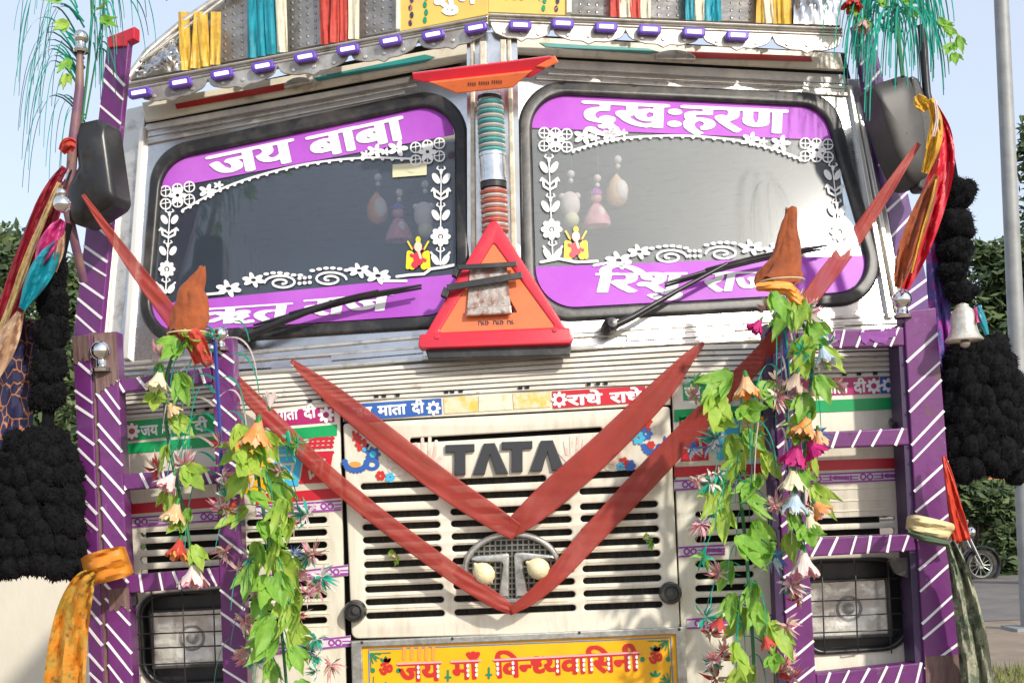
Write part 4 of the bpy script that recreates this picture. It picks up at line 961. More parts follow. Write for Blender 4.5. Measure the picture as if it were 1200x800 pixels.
bar('post', [(247, 396), (273, 394), (292, 840), (263, 840)], G, 0.06, 14, 22, gl_, .001)
rail([(130, 446), (247, 430), (249, 448), (131, 461)], 5, 7, gl_)
rail([(130, 557), (254, 546), (255, 566), (131, 575)], 5, 8, gl_)
rail([(134, 675), (259, 664), (260, 686), (135, 696)], 6, 6, gl_)
gr_ = part('guard_frame', [solid([[(1052, 380), (1060, 378), (1086, 840), (1076, 840)]], G, 0.09, -0.008)], [purpleshade])  # dark strip paints the shade on the outer post's inner side
bar('post', [(1059, 364), (1097, 360), (1134, 840), (1087, 840)], G, 0.07, 16, -34, gr_, .002, mt=purple)
bar('post', [(904, 378), (932, 376), (959, 840), (926, 840)], G, 0.06, 15, -22, gr_, .001)
part('post', [solid([[(896, 380), (904, 379), (926, 840), (914, 840)]], G, 0.06, -.006)], [purpleshade], gr_)  # dark strip for the shaded side face of the inner post
rail([(934, 389), (1060, 383), (1061, 405), (935, 409)], 6, -8, gr_)
rail([(940, 507), (1064, 501), (1066, 521), (941, 526)], 5, -9, gr_)
rail([(945, 630), (1072, 625), (1074, 645), (946, 652)], 6, -9, gr_)
rail([(956, 789), (1086, 775), (1088, 800), (957, 814)], 6, -12, gr_)
part('guard_bracket', [solid([arcs([(140, 686, 4), (158, 692, 4), (160, 708, 4), (142, 716, 4)], 3)], G, .02, -.02), solid([arcs([(1040, 655, 4), (1070, 652, 4), (1072, 680, 4), (1050, 672, 4)], 3)], G, .02, -.02),
     tube([P(131, 575, GY + .06), P(150, 590, 0.0)], .012, 8), tube([P(1050, 500, GY + .06), P(1046, 494, 0.0)], .012, 8), tube([P(262, 560, GY + .06), P(258, 556, 0.0)], .012, 8), tube([P(925, 520, GY + .06), P(930, 516, 0.0)], .012, 8),
     tube([P(140, 800, GY + .06), P(142, 795, 0.0)], .012, 8), tube([P(1100, 800, GY + .06), P(1090, 795, 0.05)], .012, 8)], [rubber], truck)
for x, y, r_, par in ((119, 411, 13, gl_), (1057, 351, 11.5, gr_), (258, 392, 10, gl_), (912, 352, 10, gr_)):
    c = P(x, y, GY + .0); k = px_size(GY)
    part('chrome_knob', [ball(c, r_ * k, 24, 14), lathe(c + Vector((0, 0, -r_ * 1.9 * k)), [(.9 * r_ * k, 0), (.95 * r_ * k, .3 * r_ * k), (.6 * r_ * k, .55 * r_ * k), (.5 * r_ * k, 1.2 * r_ * k)], 20)], [chrome], par, smooth=50)
def patch(name, quad, pl, h, mt, parent, seed):
    rr_ = random.Random(seed); pts = []
    for i in range(4):
        a, b = Vector(quad[i]), Vector(quad[(i + 1) % 4])
        for j in range(9):
            p = a + (b - a) * j / 9; e = 5.0 if i == 2 else .5; pts.append((p.x + rr_.uniform(-.6, .6) * (i == 2), p.y + rr_.uniform(-e, e) * (1 if i in (0, 2) else 0)))
    part(name, [solid([pts], pl, .001, h)], [mt], parent)
patch('worn_patch', [(110.5, 391), (135.8, 389), (139, 446), (112.5, 460)], G, .0045, wood, gl_, 1)
patch('worn_patch', [(84.5, 395), (104.5, 392), (105.5, 418), (86, 424)], SIDE, -.0015, wood, gl_, 2)
patch('worn_patch', [(126.5, 690), (151, 688), (152, 712), (128, 716)], G, .0045, wood, gl_, 5)
patch('worn_patch', [(1084, 769), (1128, 766), (1131, 812), (1086, 818)], G, .0045, wood, gr_, 3)
for i, q in enumerate(([(944, 392), (985, 391), (984, 402), (945, 404)], [(1008, 389), (1050, 387), (1050, 398), (1010, 400)])): patch('foil_patch', q, G, -.001, purple_gloss, gr_, 20 + i)
# upper striped poles beside the windscreen
UPL = Plane(P(110, 300, 0.06), (-0.3, -1, 0.05)); UPR = Plane(P(1040, 240, 0.30), (0.3, -1, 0.05))
def pole(q, pl, n, lean, m_=None): return bar('striped_pole', q, pl, 0.022, n, lean, truck, 0.0, m_)
pole([(125, 50), (151, 48), (117, 396), (85, 398)], UPL, 15, 24)
pole([(1000, 30), (1022, 30), (1096, 372), (1062, 372)], UPR, 14, -24, M('violet_tape', (0.07, 0.018, 0.14), .35, c2=(.12, .03, .2), scale=10, bump=.1, bscale=25, coat=.2))
part('pole_cap', [solid([[(124, 44), (140, 38), (157, 31), (157, 45), (149, 49), (147, 54), (126, 56)]], UPL, .03, .006, .003)], [redp])
part('door_edge', [solid([[(113, 290), (118, 290), (113, 400), (106, 400)]], UPL, .02, -.02), solid([[(126, 240), (130, 240), (118, 390), (113, 390)]], UPL, .02, -.015)], [cream])
# mirrors
def shell(name, poly, pl, depth, bulge, mt, parent=truck):
    n = len(poly); cx = sum(p[0] for p in poly) / n; cy = sum(p[1] for p in poly) / n; vs, fs = [], []; RN = 7
    for r_ in range(RN + 1):
        t = r_ / RN
        for x, y in poly: vs.append(pl.at(cx + (x - cx) * (1 - t * .985), cy + (y - cy) * (1 - t * .985), bulge * math.sqrt(max(0, 1 - (1 - t) ** 2.6))))
    for r_ in range(RN):
        for i in range(n): fs.append((r_ * n + i, r_ * n + (i + 1) % n, (r_ + 1) * n + (i + 1) % n, (r_ + 1) * n + i))
    o = len(vs)
    for x, y in poly: vs.append(pl.at(x, y, 0) - pl.n * depth)
    for i in range(n): fs.append((i, o + i, o + (i + 1) % n, (i + 1) % n))
    fs.append(tuple(o + i for i in range(n)))
    return part(name, [(vs, fs)], [mt], parent, smooth=55)
ML = Plane(P(105, 200, -0.10), (-0.25, -1, 0)); MR = Plane(P(1070, 160, 0.15), (0.25, -1, 0))
m1 = shell('side_mirror', arcs([(88, 146, 12), (124, 138, 10), (138, 238, 14), (84, 274, 14), (76, 224, 10), (92, 196, 6)], 5), ML, .07, .028, blackpl)
m2 = shell('side_mirror', arcs([(1022, 100, 8), (1066, 86, 12), (1084, 140, 10), (1090, 212, 10), (1066, 222, 14), (1046, 180, 10)], 5), MR, .08, .032, greypl)
part('mirror_back', [solid([arcs([(1066, 86, 6), (1078, 92, 6), (1116, 196, 12), (1104, 222, 14), (1074, 224, 6), (1082, 190, 6)], 5)], MR, .05, .01, .01, 2)], [blackpl], m2)
part('mirror_arm', [tube([P(94, 55, -.1), P(93, 105, -.1), P(86, 165, -.1), P(80, 250, -.08), P(98, 330, 0.0)], [.008, .012, .014, .013, .012], 10)], [M('purple_brown_tube', (0.16, 0.07, 0.12), .5, c2=(.25, .15, .11), scale=12)], m1, smooth=50)
part('mirror_arm', [tube([P(1080, 30, .17), P(1086, 110, .17), P(1108, 200, 0.16), P(1100, 330, 0.12)], .012, 10)], [blackpl], m2, smooth=50)
kk = px_size(-.1)
part('arm_finial', [ball(P(95, 44, -.1), 8.5 * kk, 18, 10), lathe(P(95, 62, -.1), [(8 * kk, 0), (9 * kk, 3 * kk), (6 * kk, 7 * kk), (6 * kk, 12 * kk)], 16)], [chrome], m1, smooth=50)
part('hanging_knob', [ball(P(73, 239, -.26), 10 * kk, 18, 12), ball(P(72, 226, -.26), 5.5 * kk, 14, 8), tube([P(72, 226, -.26), P(82, 200, -.12)], .006, 8)], [chrome], m1, smooth=50)
# wipers
for arm, blade in (([(286, 396), (330, 377), (396, 352)], [(297, 381), (360, 364), (420, 348), (494, 334)]), ([(713, 385), (742, 371), (795, 340), (852, 309)], [(779, 332), (850, 312), (910, 298), (973, 287)])):
    pl = WL if arm[0][0] < 550 else WR
    w_ = part('wiper', [tube([pl.at(*arm[0], .055)] + [pl.at(x, y, .06) for x, y in arm[1:]], [.011, .010] + [.006] * (len(arm) - 2), 8), lathe(pl.at(*arm[0], .02), [(.022, 0), (.022, .03), (.014, .05), (.001, .052)], 16, pl.n)], [blackpl], smooth=50)
    b = B()
    q = smoothpath(blade, 6)
    b.add(tube([pl.at(x, y, .045) for x, y in q], [.003 + .005 * math.sin(math.pi * (i + .5) / len(q)) for i in range(len(q))], 8)); b.add(tube([pl.at(x, y + 3.5, .026) for x, y in q], .0035, 6)); b.add(tube([pl.at(x, y - 2, .05) for x, y in q[4:-4]], .005, 6))
    b.make('wiper_blade', [blackpl], w_, smooth=50)
# driver's seat seen behind the glass
part('driver_seat', [boxw(-1.0, -0.62, 1.15, 1.27, 1.5, 2.05), boxw(-0.96, -0.70, 1.0, 1.12, 2.02, 2.12)], [blackpl], bevel=.04)
part('steering_wheel', [lathe((-.72, 0.62, 1.86), [(.19 + .014 * math.cos(2 * math.pi * j / 8), .014 * math.sin(2 * math.pi * j / 8)) for j in range(9)], 30, (0, -.75, .55)), tube([(-.91, .62, 1.86), (-.53, .62, 1.86)], .012), tube([(-.72, .62, 1.86), (-.72, .4, 1.6)], .025)], [blackpl], smooth=50)
# ------------------------------------------------------------------ things tied to and hanging on the lorry
def single(name, b, mats, label, cat, group=None, smooth=80):
    o = b.make(name, mats, None, smooth); return tag(o, label, cat, group)
def single_cloth(name, paths, mats, label, cat, group=None, **kw):
    b = B()
    for i, p in enumerate(paths): b.add(cloth(p, seed=kw.get('seed', 0) + i, **{k: v for k, v in kw.items() if k != 'seed'}), i if len(mats) > 1 else 0)
    o = single(name, b, mats, label, cat, group); sm = o.modifiers.new('thickness', 'SOLIDIFY'); sm.thickness = 0.0012; return o
RB = 'red ribbons tied across the front'
single_cloth('ribbon', [[(97, 228, -.19, 4.3), (125, 268, -.20, 10.3), (165, 323, -.20, 17.2), (205, 376, -.20, 21.5), (232, 408, -.21, 19.8), (246, 428, -.21, 11.2)]], [redcloth], 'sheer red ribbon stretched from the black mirror to the short wide cloth cone', 'ribbon', RB, folds=.8, amp=.0012, crease=.0016, seed=3)
single_cloth('ribbon', [[(262, 432, -.09, 12.0), (300, 472, -.06, 18.9), (370, 543, -.04, 20.6), (440, 603, -.045, 21.5), (520, 663, -.075, 21.5), (575, 700, -.075, 18.9), (602, 716, -.06, 10.3)]], [redcloth], 'long red ribbon from the guard with green slogan sticker down over the emblem edge', 'ribbon', RB, folds=.8, amp=.0012, crease=.0016, seed=5)
single_cloth('ribbon', [[(341, 422, -.02, 4.3), (360, 438, -.03, 12.9), (390, 463, -.03, 23.2), (440, 504, -.032, 28.4), (520, 567, -.034, 30.1), (572, 602, -.048, 27.5), (606, 624, -.05, 20.6)]], [redcloth], 'inner red ribbon crossing the blue slogan sticker and first T of the grille letters', 'ribbon', RB, folds=.8, amp=.0012, crease=.0016, seed=8)
single_cloth('ribbon', [[(825, 401, -.02, 4.3), (808, 418, -.03, 13.8), (770, 462, -.035, 29.2), (712, 520, -.035, 33.5), (650, 576, -.035, 34.4), (618, 604, -.048, 28.4), (596, 622, -.044, 18.9)]], [redcloth], 'inner red ribbon crossing the red slogan sticker beside the last A of the grille letters', 'ribbon', RB, folds=.8, amp=.0012, crease=.0016, seed=11)
single_cloth('ribbon', [[(925, 372, -.20, 11.2), (893, 415, -.12, 20.6), (845, 466, -.06, 24.1), (772, 543, -.04, 29.2), (700, 620, -.05, 26.7), (655, 670, -.075, 21.5), (625, 698, -.075, 16.3), (598, 716, -.065, 9.5)]], [redcloth], 'long red ribbon from the guard post under the tall cloth cone down to the emblem', 'ribbon', RB, folds=.8, amp=.0012, crease=.0016, seed=14)
single_cloth('ribbon', [[(1077, 168, -.16, 6.0), (1048, 211, -.18, 12.0), (1005, 275, -.19, 18.1), (966, 327, -.20, 21.5), (936, 366, -.215, 17.2), (922, 380, -.21, 10.3)]], [redcloth], 'sheer red ribbon stretched from the greyish mirror to the guard across the glaring windscreen corner', 'ribbon', RB, folds=.8, amp=.0012, crease=.0016, seed=17)
# cloth cones on the inner posts
def cone(name, sec, dp, mats, label, extra=None):
    b = B(); vs, fs = [], []; n = 48; q = smoothpath(sec, 9)
    for i, (x, y, w) in enumerate(q):
        c = P(x, y, dp); k = px_size(dp); t = i / (len(q) - 1)
        for j in range(n):
            a = 2 * math.pi * j / n; cr = abs(math.sin(1.5 * a + 1.1 * t + x * .01)) ** .6; rr = w * k * (.80 + .26 * cr + .06 * math.sin(5 * a + 6 * t + math.sin(8 * t)) + .03 * math.sin(11 * a - 13 * t))
            vs.append(c + Vector((math.cos(a) * rr + .006 * math.sin(9 * t + x), math.sin(a) * rr * .62, .010 * math.sin(2 * a + 1) * t + .009 * math.sin(5 * a) * t + .004 * math.sin(14 * t + 3 * a))))
    for i in range(len(q) - 1):
        for j in range(n): fs.append((i * n + j, i * n + (j + 1) % n, (i + 1) * n + (j + 1) % n, (i + 1) * n + j))
    fs.append(tuple(range(n)))
    b.add((vs, fs))
    o = thing(name, label, 'cloth cone', P(sec[-1][0], sec[-1][1], dp), 'cloth cones capping the inner guard posts')
    part('cone_cloth', [(vs, fs)], mats, o, smooth=70)
    for nm, sh, m_ in extra: part(nm, sh, m_, o, smooth=70)
cone('cloth_cone', [(234, 313, 3.5), (230, 332, 11), (224, 352, 18), (221, 372, 22), (221, 393, 23)], -.19, [rust], 'short wide rust orange cloth cone on the guard post below the daisy vine sticker',
     [('tie', [lathe(P(221, 391, -.19), [(.054 + .0022 * math.cos(t), .0022 * math.sin(t)) for t in np.linspace(0, 6.28, 7)], 24)], [fl['cream']]), ('loose_end', [cloth([(222, 388, -.24, 20), (230, 402, -.25, 24), (238, 424, -.235, 22)], 1.5, .008)], [MATS['red_petal']])])
cone('cloth_cone', [(925, 244, 6.5), (924, 262, 9), (921, 290, 15), (917, 316, 22), (914, 332, 27)], -.19, [rust], 'tall narrow rust orange cloth cone on the guard post in front of the glaring windscreen',
     [('tie', [lathe(P(916, 330, -.19), [(.058 + .002 * math.cos(t), .002 * math.sin(t)) for t in np.linspace(0, 6.28, 7)], 24)], [fl['cream']]), ('loose_end', [cloth([(886, 336, -.25, 8), (905, 336, -.26, 13), (924, 339, -.26, 16), (934, 346, -.25, 10)], 1.2, .008), cloth([(924, 340, -.26, 10), (934, 352, -.26, 16), (943, 360, -.25, 9)], 1.2, .006)], [orangest])])
# scarves, left
single_cloth('scarf', [[(76, 196, -.18, 8), (62, 218, -.19, 15), (45, 255, -.19, 19), (22, 320, -.18, 22), (2, 380, -.17, 20), (-22, 450, -.16, 20)], [(70, 214, -.2, 5), (54, 250, -.215, 8), (30, 310, -.21, 9), (10, 365, -.2, 9), (-8, 415, -.19, 9)], [(77, 214, -.18, 8), (66, 245, -.19, 13), (46, 300, -.19, 15), (22, 358, -.18, 16), (-6, 425, -.17, 14)]],
             [maroon, goldcloth, maroon], 'long maroon scarf with a gold braid edge falling from the black mirror', 'scarf', folds=1.3, amp=.010, seed=21)
o = thing('scarf', 'turquoise and pink silk scarf twisted below the black mirror', 'scarf', P(50, 370, -.2))
for nm, p, m_ in (('pink_end', [(74, 258, -.235, 8), (66, 270, -.24, 20), (55, 290, -.24, 24), (46, 308, -.235, 12)], pinkcloth), ('turquoise_end', [(68, 284, -.245, 9), (56, 305, -.25, 26), (42, 330, -.25, 26), (26, 362, -.24, 9)], tealcloth), ('peach_border', [(74, 270, -.235, 5), (70, 292, -.255, 11), (63, 318, -.25, 7)], peachcloth), ('peach_tail', [(24, 366, -.22, 9), (14, 388, -.23, 22), (2, 412, -.23, 28), (-14, 440, -.22, 26)], peachcloth)):
    part(nm, [cloth(p, 1.4, .012, seed=len(nm))], [m_], o, smooth=80)
nv = navycloth.node_tree; pb = nv.nodes['Principled BSDF']; vo = nv.nodes.new('ShaderNodeTexVoronoi'); vo.feature = 'DISTANCE_TO_EDGE'; vo.inputs['Scale'].default_value = 22
cr_ = nv.nodes.new('ShaderNodeMath'); cr_.operation = 'LESS_THAN'; cr_.inputs[1].default_value = 0.035; mx_ = nv.nodes.new('ShaderNodeMix'); mx_.data_type = 'RGBA'
mx_.inputs[6].default_value = (0.022, 0.022, 0.075, 1); mx_.inputs[7].default_value = (0.42, 0.17, 0.07, 1)
ge_ = nv.nodes.new('ShaderNodeNewGeometry'); nv.links.new(ge_.outputs['Position'], vo.inputs['Vector']); nv.links.new(vo.outputs['Distance'], cr_.inputs[0]); nv.links.new(cr_.outputs[0], mx_.inputs[0]); nv.links.new(mx_.outputs[2], pb.inputs['Base Color'])
single_cloth('hanging_cloth', [[(30, 372, -.10, 20), (24, 410, -.1, 40), (14, 460, -.1, 54), (4, 530, -.1, 62)]], [navycloth], 'navy cloth with a thin orange line pattern behind the thick black tassel', 'cloth', folds=1.5, amp=.015, seed=30)
# scarves, right
o = thing('scarf', 'red and yellow satin scarf with gold trim knotted on the greyish mirror', 'scarf', P(1060, 337, -.1))
for nm, p, m_ in (('yellow_fold', [(1090, 116, -.17, 9), (1097, 142, -.18, 15), (1094, 170, -.18, 17), (1084, 203, -.17, 9)], yellowcloth), ('red_fold', [(1094, 122, -.14, 8), (1107, 155, -.15, 16), (1105, 195, -.16, 27), (1090, 245, -.16, 33), (1072, 295, -.15, 31), (1058, 338, -.14, 14)], MATS['red_sticker']),
                  ('orange_face', [(1098, 205, -.185, 7), (1084, 240, -.19, 21), (1067, 285, -.19, 25), (1056, 320, -.18, 17), (1052, 337, -.17, 9)], rust), ('gold_trim', [(1097, 210, -.2, 2.5), (1090, 240, -.205, 3), (1078, 280, -.205, 3), (1068, 320, -.2, 2.5)], yellowcloth), ('knot', [(1074, 112, -.16, 8), (1079, 120, -.18, 18), (1085, 130, -.17, 9)], yellowcloth), ('white_edge', [(1096, 118, -.185, 3), (1098, 140, -.2, 4), (1094, 160, -.2, 4)], fl['white'])):
    part(nm, [cloth(p, 1.3, .012, seed=len(nm) + 3)], [m_], o, smooth=80)
single_cloth('hanging_cloth', [[(1090, 258, -.06, 8), (1097, 285, -.07, 24), (1099, 330, -.07, 26), (1103, 390, -.06, 24), (1108, 440, -.06, 18)]], [floralcloth], 'violet and blue floral cloth hanging beside the stack of black pompoms', 'cloth', folds=1.3, amp=.012, seed=40)
# ties and tails on the outer posts
o = thing('tied_cloth', 'saffron cloth knotted round the outer guard post with a long patterned tail', 'tied cloth', P(75, 830, -.22))
part('knot_band', [cloth([(98, 669, -.17, 30), (106, 667, -.235, 36), (126, 662, -.25, 38), (146, 657, -.235, 36), (152, 655, -.17, 32)], 2.2, .007, n=8, seed=2)], [M('saffron_plain', (0.66, 0.25, 0.02), .55, c2=(.55, .18, .02), scale=30, trans=.1)], o, smooth=80)
part('cloth_tail', [cloth([(112, 672, -.25, 14), (98, 684, -.25, 28), (86, 718, -.245, 40), (78, 770, -.24, 47), (72, 850, -.23, 52)], 1.8, .014, seed=6)], [saffron], o, smooth=80)
o = thing('tied_cloth', 'cream and mottled green cloth tied low on the outer guard post beside the road', 'tied cloth', P(1148, 830, -.2))
part('knot_band', [cloth([(1062, 612, -.17, 14), (1070, 613, -.235, 21), (1090, 618, -.25, 23), (1112, 622, -.23, 20), (1118, 625, -.17, 16)], 1.8, .006, seed=4)], [creamcloth], o, smooth=80)
part('green_fold', [cloth([(1064, 622, -.235, 8), (1085, 630, -.258, 11), (1112, 637, -.235, 8)], 1.2, .005, seed=5)], [leafC if False else M('dull_green_fold', (.06, .09, .05), .8)], o, smooth=80)
part('cloth_tail', [cloth([(1113, 634, -.21, 12), (1122, 662, -.215, 21), (1133, 712, -.21, 31), (1142, 770, -.2, 37), (1150, 860, -.19, 40)], 1.6, .016, seed=9)], [camo], o, smooth=80)
single_cloth('ribbon', [[(1106, 534, -.19, 5), (1112, 560, -.2, 11), (1119, 595, -.2, 17), (1127, 634, -.2, 22)]], [M('bright_red_ribbon', (.62, .05, .02), .45, trans=.25)], 'short bright red ribbon hanging beside the outer post below the big black tassel', 'ribbon', folds=1.3, amp=.008, seed=44)

# ---- black wool tassels
def fuzz(b, c, rad, n, L, seed):
    r = random.Random(seed); v, f_ = ball((0, 0, 0), 1, 14, 9); ph = r.random() * 9
    b.add(([Vector(c) + Vector((p.x * rad[0], p.y * rad[1], p.z * rad[2])) * (.93 + .07 * math.sin(7 * p.x + ph) * math.cos(6 * p.z + ph)) for p in v], f_))
    for _ in range(n):
        d = Vector((r.gauss(0, 1), r.gauss(0, 1) - .5, r.gauss(0, 1))).normalized(); p = Vector(c) + Vector((d.x * rad[0], d.y * rad[1], d.z * rad[2])) * .93
        q = (d + Vector((r.gauss(0, .45), r.gauss(0, .45), r.gauss(0, .45) - .35))).normalized() * L * (.5 + r.random()); s = d.orthogonal().normalized() * .0016
        m_ = p + q * .55; e = p + q + Vector((0, 0, -.25 * L))
        b.add(([p - s, p + s, m_ + s * .8, m_ - s * .8, e], [(0, 1, 2, 3), (3, 2, 4)]))
def pom(parent, x, y, rx, ry, dp, seed, name='pompom', n=500):
    k = px_size(dp); b = B(); fuzz(b, P(x, y, dp), (rx * k, rx * k * .8, ry * k), n // 2, .008, seed)
    q = random.Random(seed)
    for _ in range(7): a = q.uniform(3.1, 6.3); fuzz(b, P(x + rx * .6 * math.cos(a), y + ry * q.uniform(-.5, .5), dp) + Vector((0, .35 * rx * k * math.sin(a), 0)), (rx * .5 * k, rx * .5 * k, ry * .5 * k), 120, .007, seed + _ * 31)
    b.make(name, [wool], parent, smooth=None)
def bigtassel(parent, x0, x1, y0, y1, dp, seed):
    r = random.Random(seed); k = px_size(dp); b = B(); cx = (x0 + x1) / 2; rx = (x1 - x0) / 2; NT = 8
    for tier in range(NT):
        t = (tier + .5) / NT; y = y0 + (y1 - y0) * t; n_ = 10; w = rx * (.55 + .40 * min(1, t * 3.0)) - 9
        for j in range(n_):
            a = math.pi * (1.0 + (j + .5 * (tier % 2) + r.uniform(-.25, .25)) / (n_ - 1)); q = w * r.uniform(.92, 1.04)
            c = P(cx, y + r.uniform(-6, 6) + (r.uniform(0, 6) if tier == NT - 1 else 0), dp) + Vector((math.cos(a) * q * k, math.sin(a) * q * k * .7, 0))
            rr = r.uniform(12, 16) * k; fuzz(b, c, (rr, rr * .9, rr * r.uniform(1.0, 1.3)), 170, .007, seed * 1000 + tier * 20 + j)
        fuzz(b, P(cx, y, dp + .02), (w * .95 * k, w * .6 * k, (y1 - y0) / NT * .9 * k), 10, .02, 5)
    b.make('tassel_skirt', [wool], parent)
o = thing('wool_tassel', 'thick black wool tassel with a slim pompom stack below the turquoise scarf', 'tassel', P(50, 665, -.12))
for i, (x, y, rx, ry) in enumerate(((66, 318, 13, 22), (62, 352, 18, 24), (59, 392, 21, 25), (57, 430, 22, 24), (56, 462, 21, 20))): pom(o, x, y, rx, ry, -.14, 50 + i)
part('cord', [tube([P(78, 262, -.14), P(70, 300, -.14), P(58, 470, -.13), P(54, 520, -.12)], .028 * .6, 8)], [wool], o)
bigtassel(o, -14, 101, 508, 668, -.12, 3)
o = thing('wool_tassel', 'black wool pompom stack ending in a broad tassel below a silver bell', 'tassel', P(1145, 545, -.06))
for i, (x, y, rx, ry) in enumerate(((1121, 228, 22, 22), (1120, 262, 22, 21), (1119, 292, 21, 19), (1117, 320, 18, 16), (1126, 342, 19, 16))): pom(o, x, y, rx, ry, -.10, 70 + i)
part('cord', [tube([P(1112, 180, -.08), P(1121, 230, -.09), P(1128, 350, -.09), P(1138, 420, -.06)], .014, 8)], [wool], o)
bigtassel(o, 1092, 1199, 400, 552, -.06, 4)
o = thing('bell', 'silver bell hung in front of the black tassel', 'bell', P(1130, 400, -.2)); k = px_size(-.18)
part('bell_body', [lathe(P(1130, 400, -.19), [(21 * k, 0), (22 * k, 1.5 * k), (17 * k, 8 * k), (14.5 * k, 18 * k), (14 * k, 30 * k), (12 * k, 36 * k), (7 * k, 40 * k), (6.5 * k, 43 * k), (2 * k, 45 * k), (.1 * k, 45 * k)], 28)], [M('pale_silver', (.72, .68, .58), .3, .6, c2=(.45, .42, .35), scale=30, bump=.2, bscale=60)], o, smooth=50)
part('clapper', [ball(P(1131, 402, -.19), 6 * k, 12, 8)], [steel2], o, smooth=50)
part('hanging_ribbon', [cloth([(1146, 358, -.2, 6), (1150, 372, -.21, 10), (1157, 392, -.2, 5)], 1, .004)], [tealcloth], o); part('hanging_ribbon', [cloth([(1143, 360, -.205, 4), (1146, 378, -.215, 6)], 1, .004)], [pinkcloth], o)

# ---- warning triangle and second one folded above
o = thing('warning_triangle', 'red and orange warning triangle strapped upright between the two windscreens', 'warning triangle', P(582, 405, -.06))
TP = Plane(P(582, 400, -.055), (0, -1, .18))
tri = [(578, 252, 7), (676, 404, 7), (489, 408, 7)]; tin = [(578.5, 284, 2), (651, 383, 2), (514, 389, 2)]
part('reflector_rim', [solid([arcs(tri, 5), arcs(tin, 3)], TP, .022, 0.004, .004, 2)], [redp], o, smooth=45)
part('inner_panel', [solid([arcs([(578.5, 280, 2), (655, 387, 2), (510, 392, 2)], 3), arcs([(579, 318, 1), (606, 366, 1), (549, 368, 1)], 2)], TP, .012, 0.0, .002)], [orangep], o)
part('base_bar', [solid([arcs([(492, 391, 4), (668, 383, 4), (673, 402, 5), (489, 408, 5)], 4)], TP, .03, .014, .004, 2)], [redp], o, smooth=45)
part('base_foot', [solid([[(498, 408), (670, 403), (668, 416), (502, 420)]], TP, .03, -.004, .003)], [rubber], o)
f = Field(555, 370, 612, 384, .4)
x = 561
for w_ in (14, 13, 9):
    for q in range(int(w_ / 2.4)): f.line([(x + q * 2.6, 376.3 - (x - 561) * .03), (x + q * 2.6 + (0.8 if q % 2 else 0), 380.6 - (x - 561) * .03)], 1.1); f.line([(x + q * 2.6, 376.5 + (q % 3) * 1.6 - (x - 561) * .03), (x + q * 2.6 + 1.8, 376.5 + (q % 3) * 1.6 - (x - 561) * .03)], .9)
    x += w_ + 3.5
part('moulded_print', [f.mesh(TP, .0012)], [letterblk], o)
part('rivet', [solid([oval(512, 394, 3, 3, 14)], TP, .004, .017, .001), solid([oval(650, 386, 3, 3, 14)], TP, .004, .017, .001), solid([oval(577, 256, 2, 2, 12)], TP, .004, .008, .001)], [redp], o)
part('tin_plate', [solid([[(551, 314), (594, 312), (599, 366), (547, 370)]], TP, .004, .010), solid([[(547, 360), (599, 357), (600, 367), (546, 370)]], TP, .012, .022, .004)], [M('rusty_tin', (.42, .37, .33), .4, .5, c2=(.24, .13, .10), scale=40, lo=.45, hi=.6, bump=.2)], o)
for a, b_, w_ in (((536, 313), (606, 309), 6), ((524, 337), (612, 322), 8)):
    part('rubber_strap', [solid([band(a, b_, w_)], TP, .006, .030, .002), solid([band(a, (a[0] - 4, a[1] + 10), w_)], TP, .02, .028, .002)], [MATS['black_rubber']], o)
o = thing('reflector_board', 'red and orange reflector board tipped forward under the visor above the spring', 'reflector', P(570, 105, .0))
BP = FR(0.0)
part('red_strip', [solid([[(483, 86), (645, 66), (651, 70), (641, 80), (622, 91), (497, 97), (484, 94)]], Plane(P(565, 85, -.02), (0, -1, -.5)), .018, .004, .003)], [redp], o)
part('orange_strip', [solid([[(503, 96.5), (624, 83), (601, 103), (535, 110)]], Plane(P(565, 95, -.02), (0, -1, -.5)), .018, .007, .003)], [orangep], o)
f = Field(545, 88, 600, 106, .4); x = 549
for w_ in (11, 13, 14):
    for q in range(int(w_ / 2.6)): f.line([(x + q * 2.6, 97 - (x - 549) * .09), (x + q * 2.6, 100.4 - (x - 549) * .09)], 1.1)
    x += w_ + 2
part('moulded_print', [f.mesh(Plane(P(565, 95, -.02), (0, -1, -.5)), .0085)], [letterblk], o)
part('red_end', [solid([[(628, 78), (650, 65), (655, 73), (640, 80)]], Plane(P(640, 74, -.02), (0, -1, -.3)), .012, .014, .003)], [orangep], o)

# ---- lemons on the emblem, dried flowers in the grille
for x, y, tx, lab in ((567, 672, -.5, 'pale lemon tied in the emblem next to the long crossing ribbon knot, speckled side down'), (631, 666, -.5, 'pale lemon tied in the emblem under the upper arm, partly behind a red ribbon')):
    k = px_size(-.05); ax = Vector((-.62, -.1, .75)) if x < 600 else Vector((-.8, -.1, .5)); s = 13.2 * k
    b = B().add(lathe(P(x, y, -.062) - ax.normalized() * s, [(.001, -.14 * s), (.16 * s, 0), (.55 * s, .14 * s), (.86 * s, .5 * s), (.97 * s, 1.0 * s), (.85 * s, 1.5 * s), (.55 * s, 1.86 * s), (.2 * s, 2.08 * s), (.13 * s, 2.25 * s), (.001, 2.3 * s)], 24, ax))
    single('lemon', b, [M('lemon_skin', (.76, .69, .44), .5, c2=(.70, .61, .36), scale=30, bump=.25, bscale=160)] if 'lemon_skin' not in MATS else [MATS['lemon_skin']], 'pale yellow lemon tied in the emblem, ' + ('beside its slanting red ribbon, lower than the other' if x < 600 else 'higher of the two, touching the ribbon'), 'lemon', 'lemons tied to the emblem')
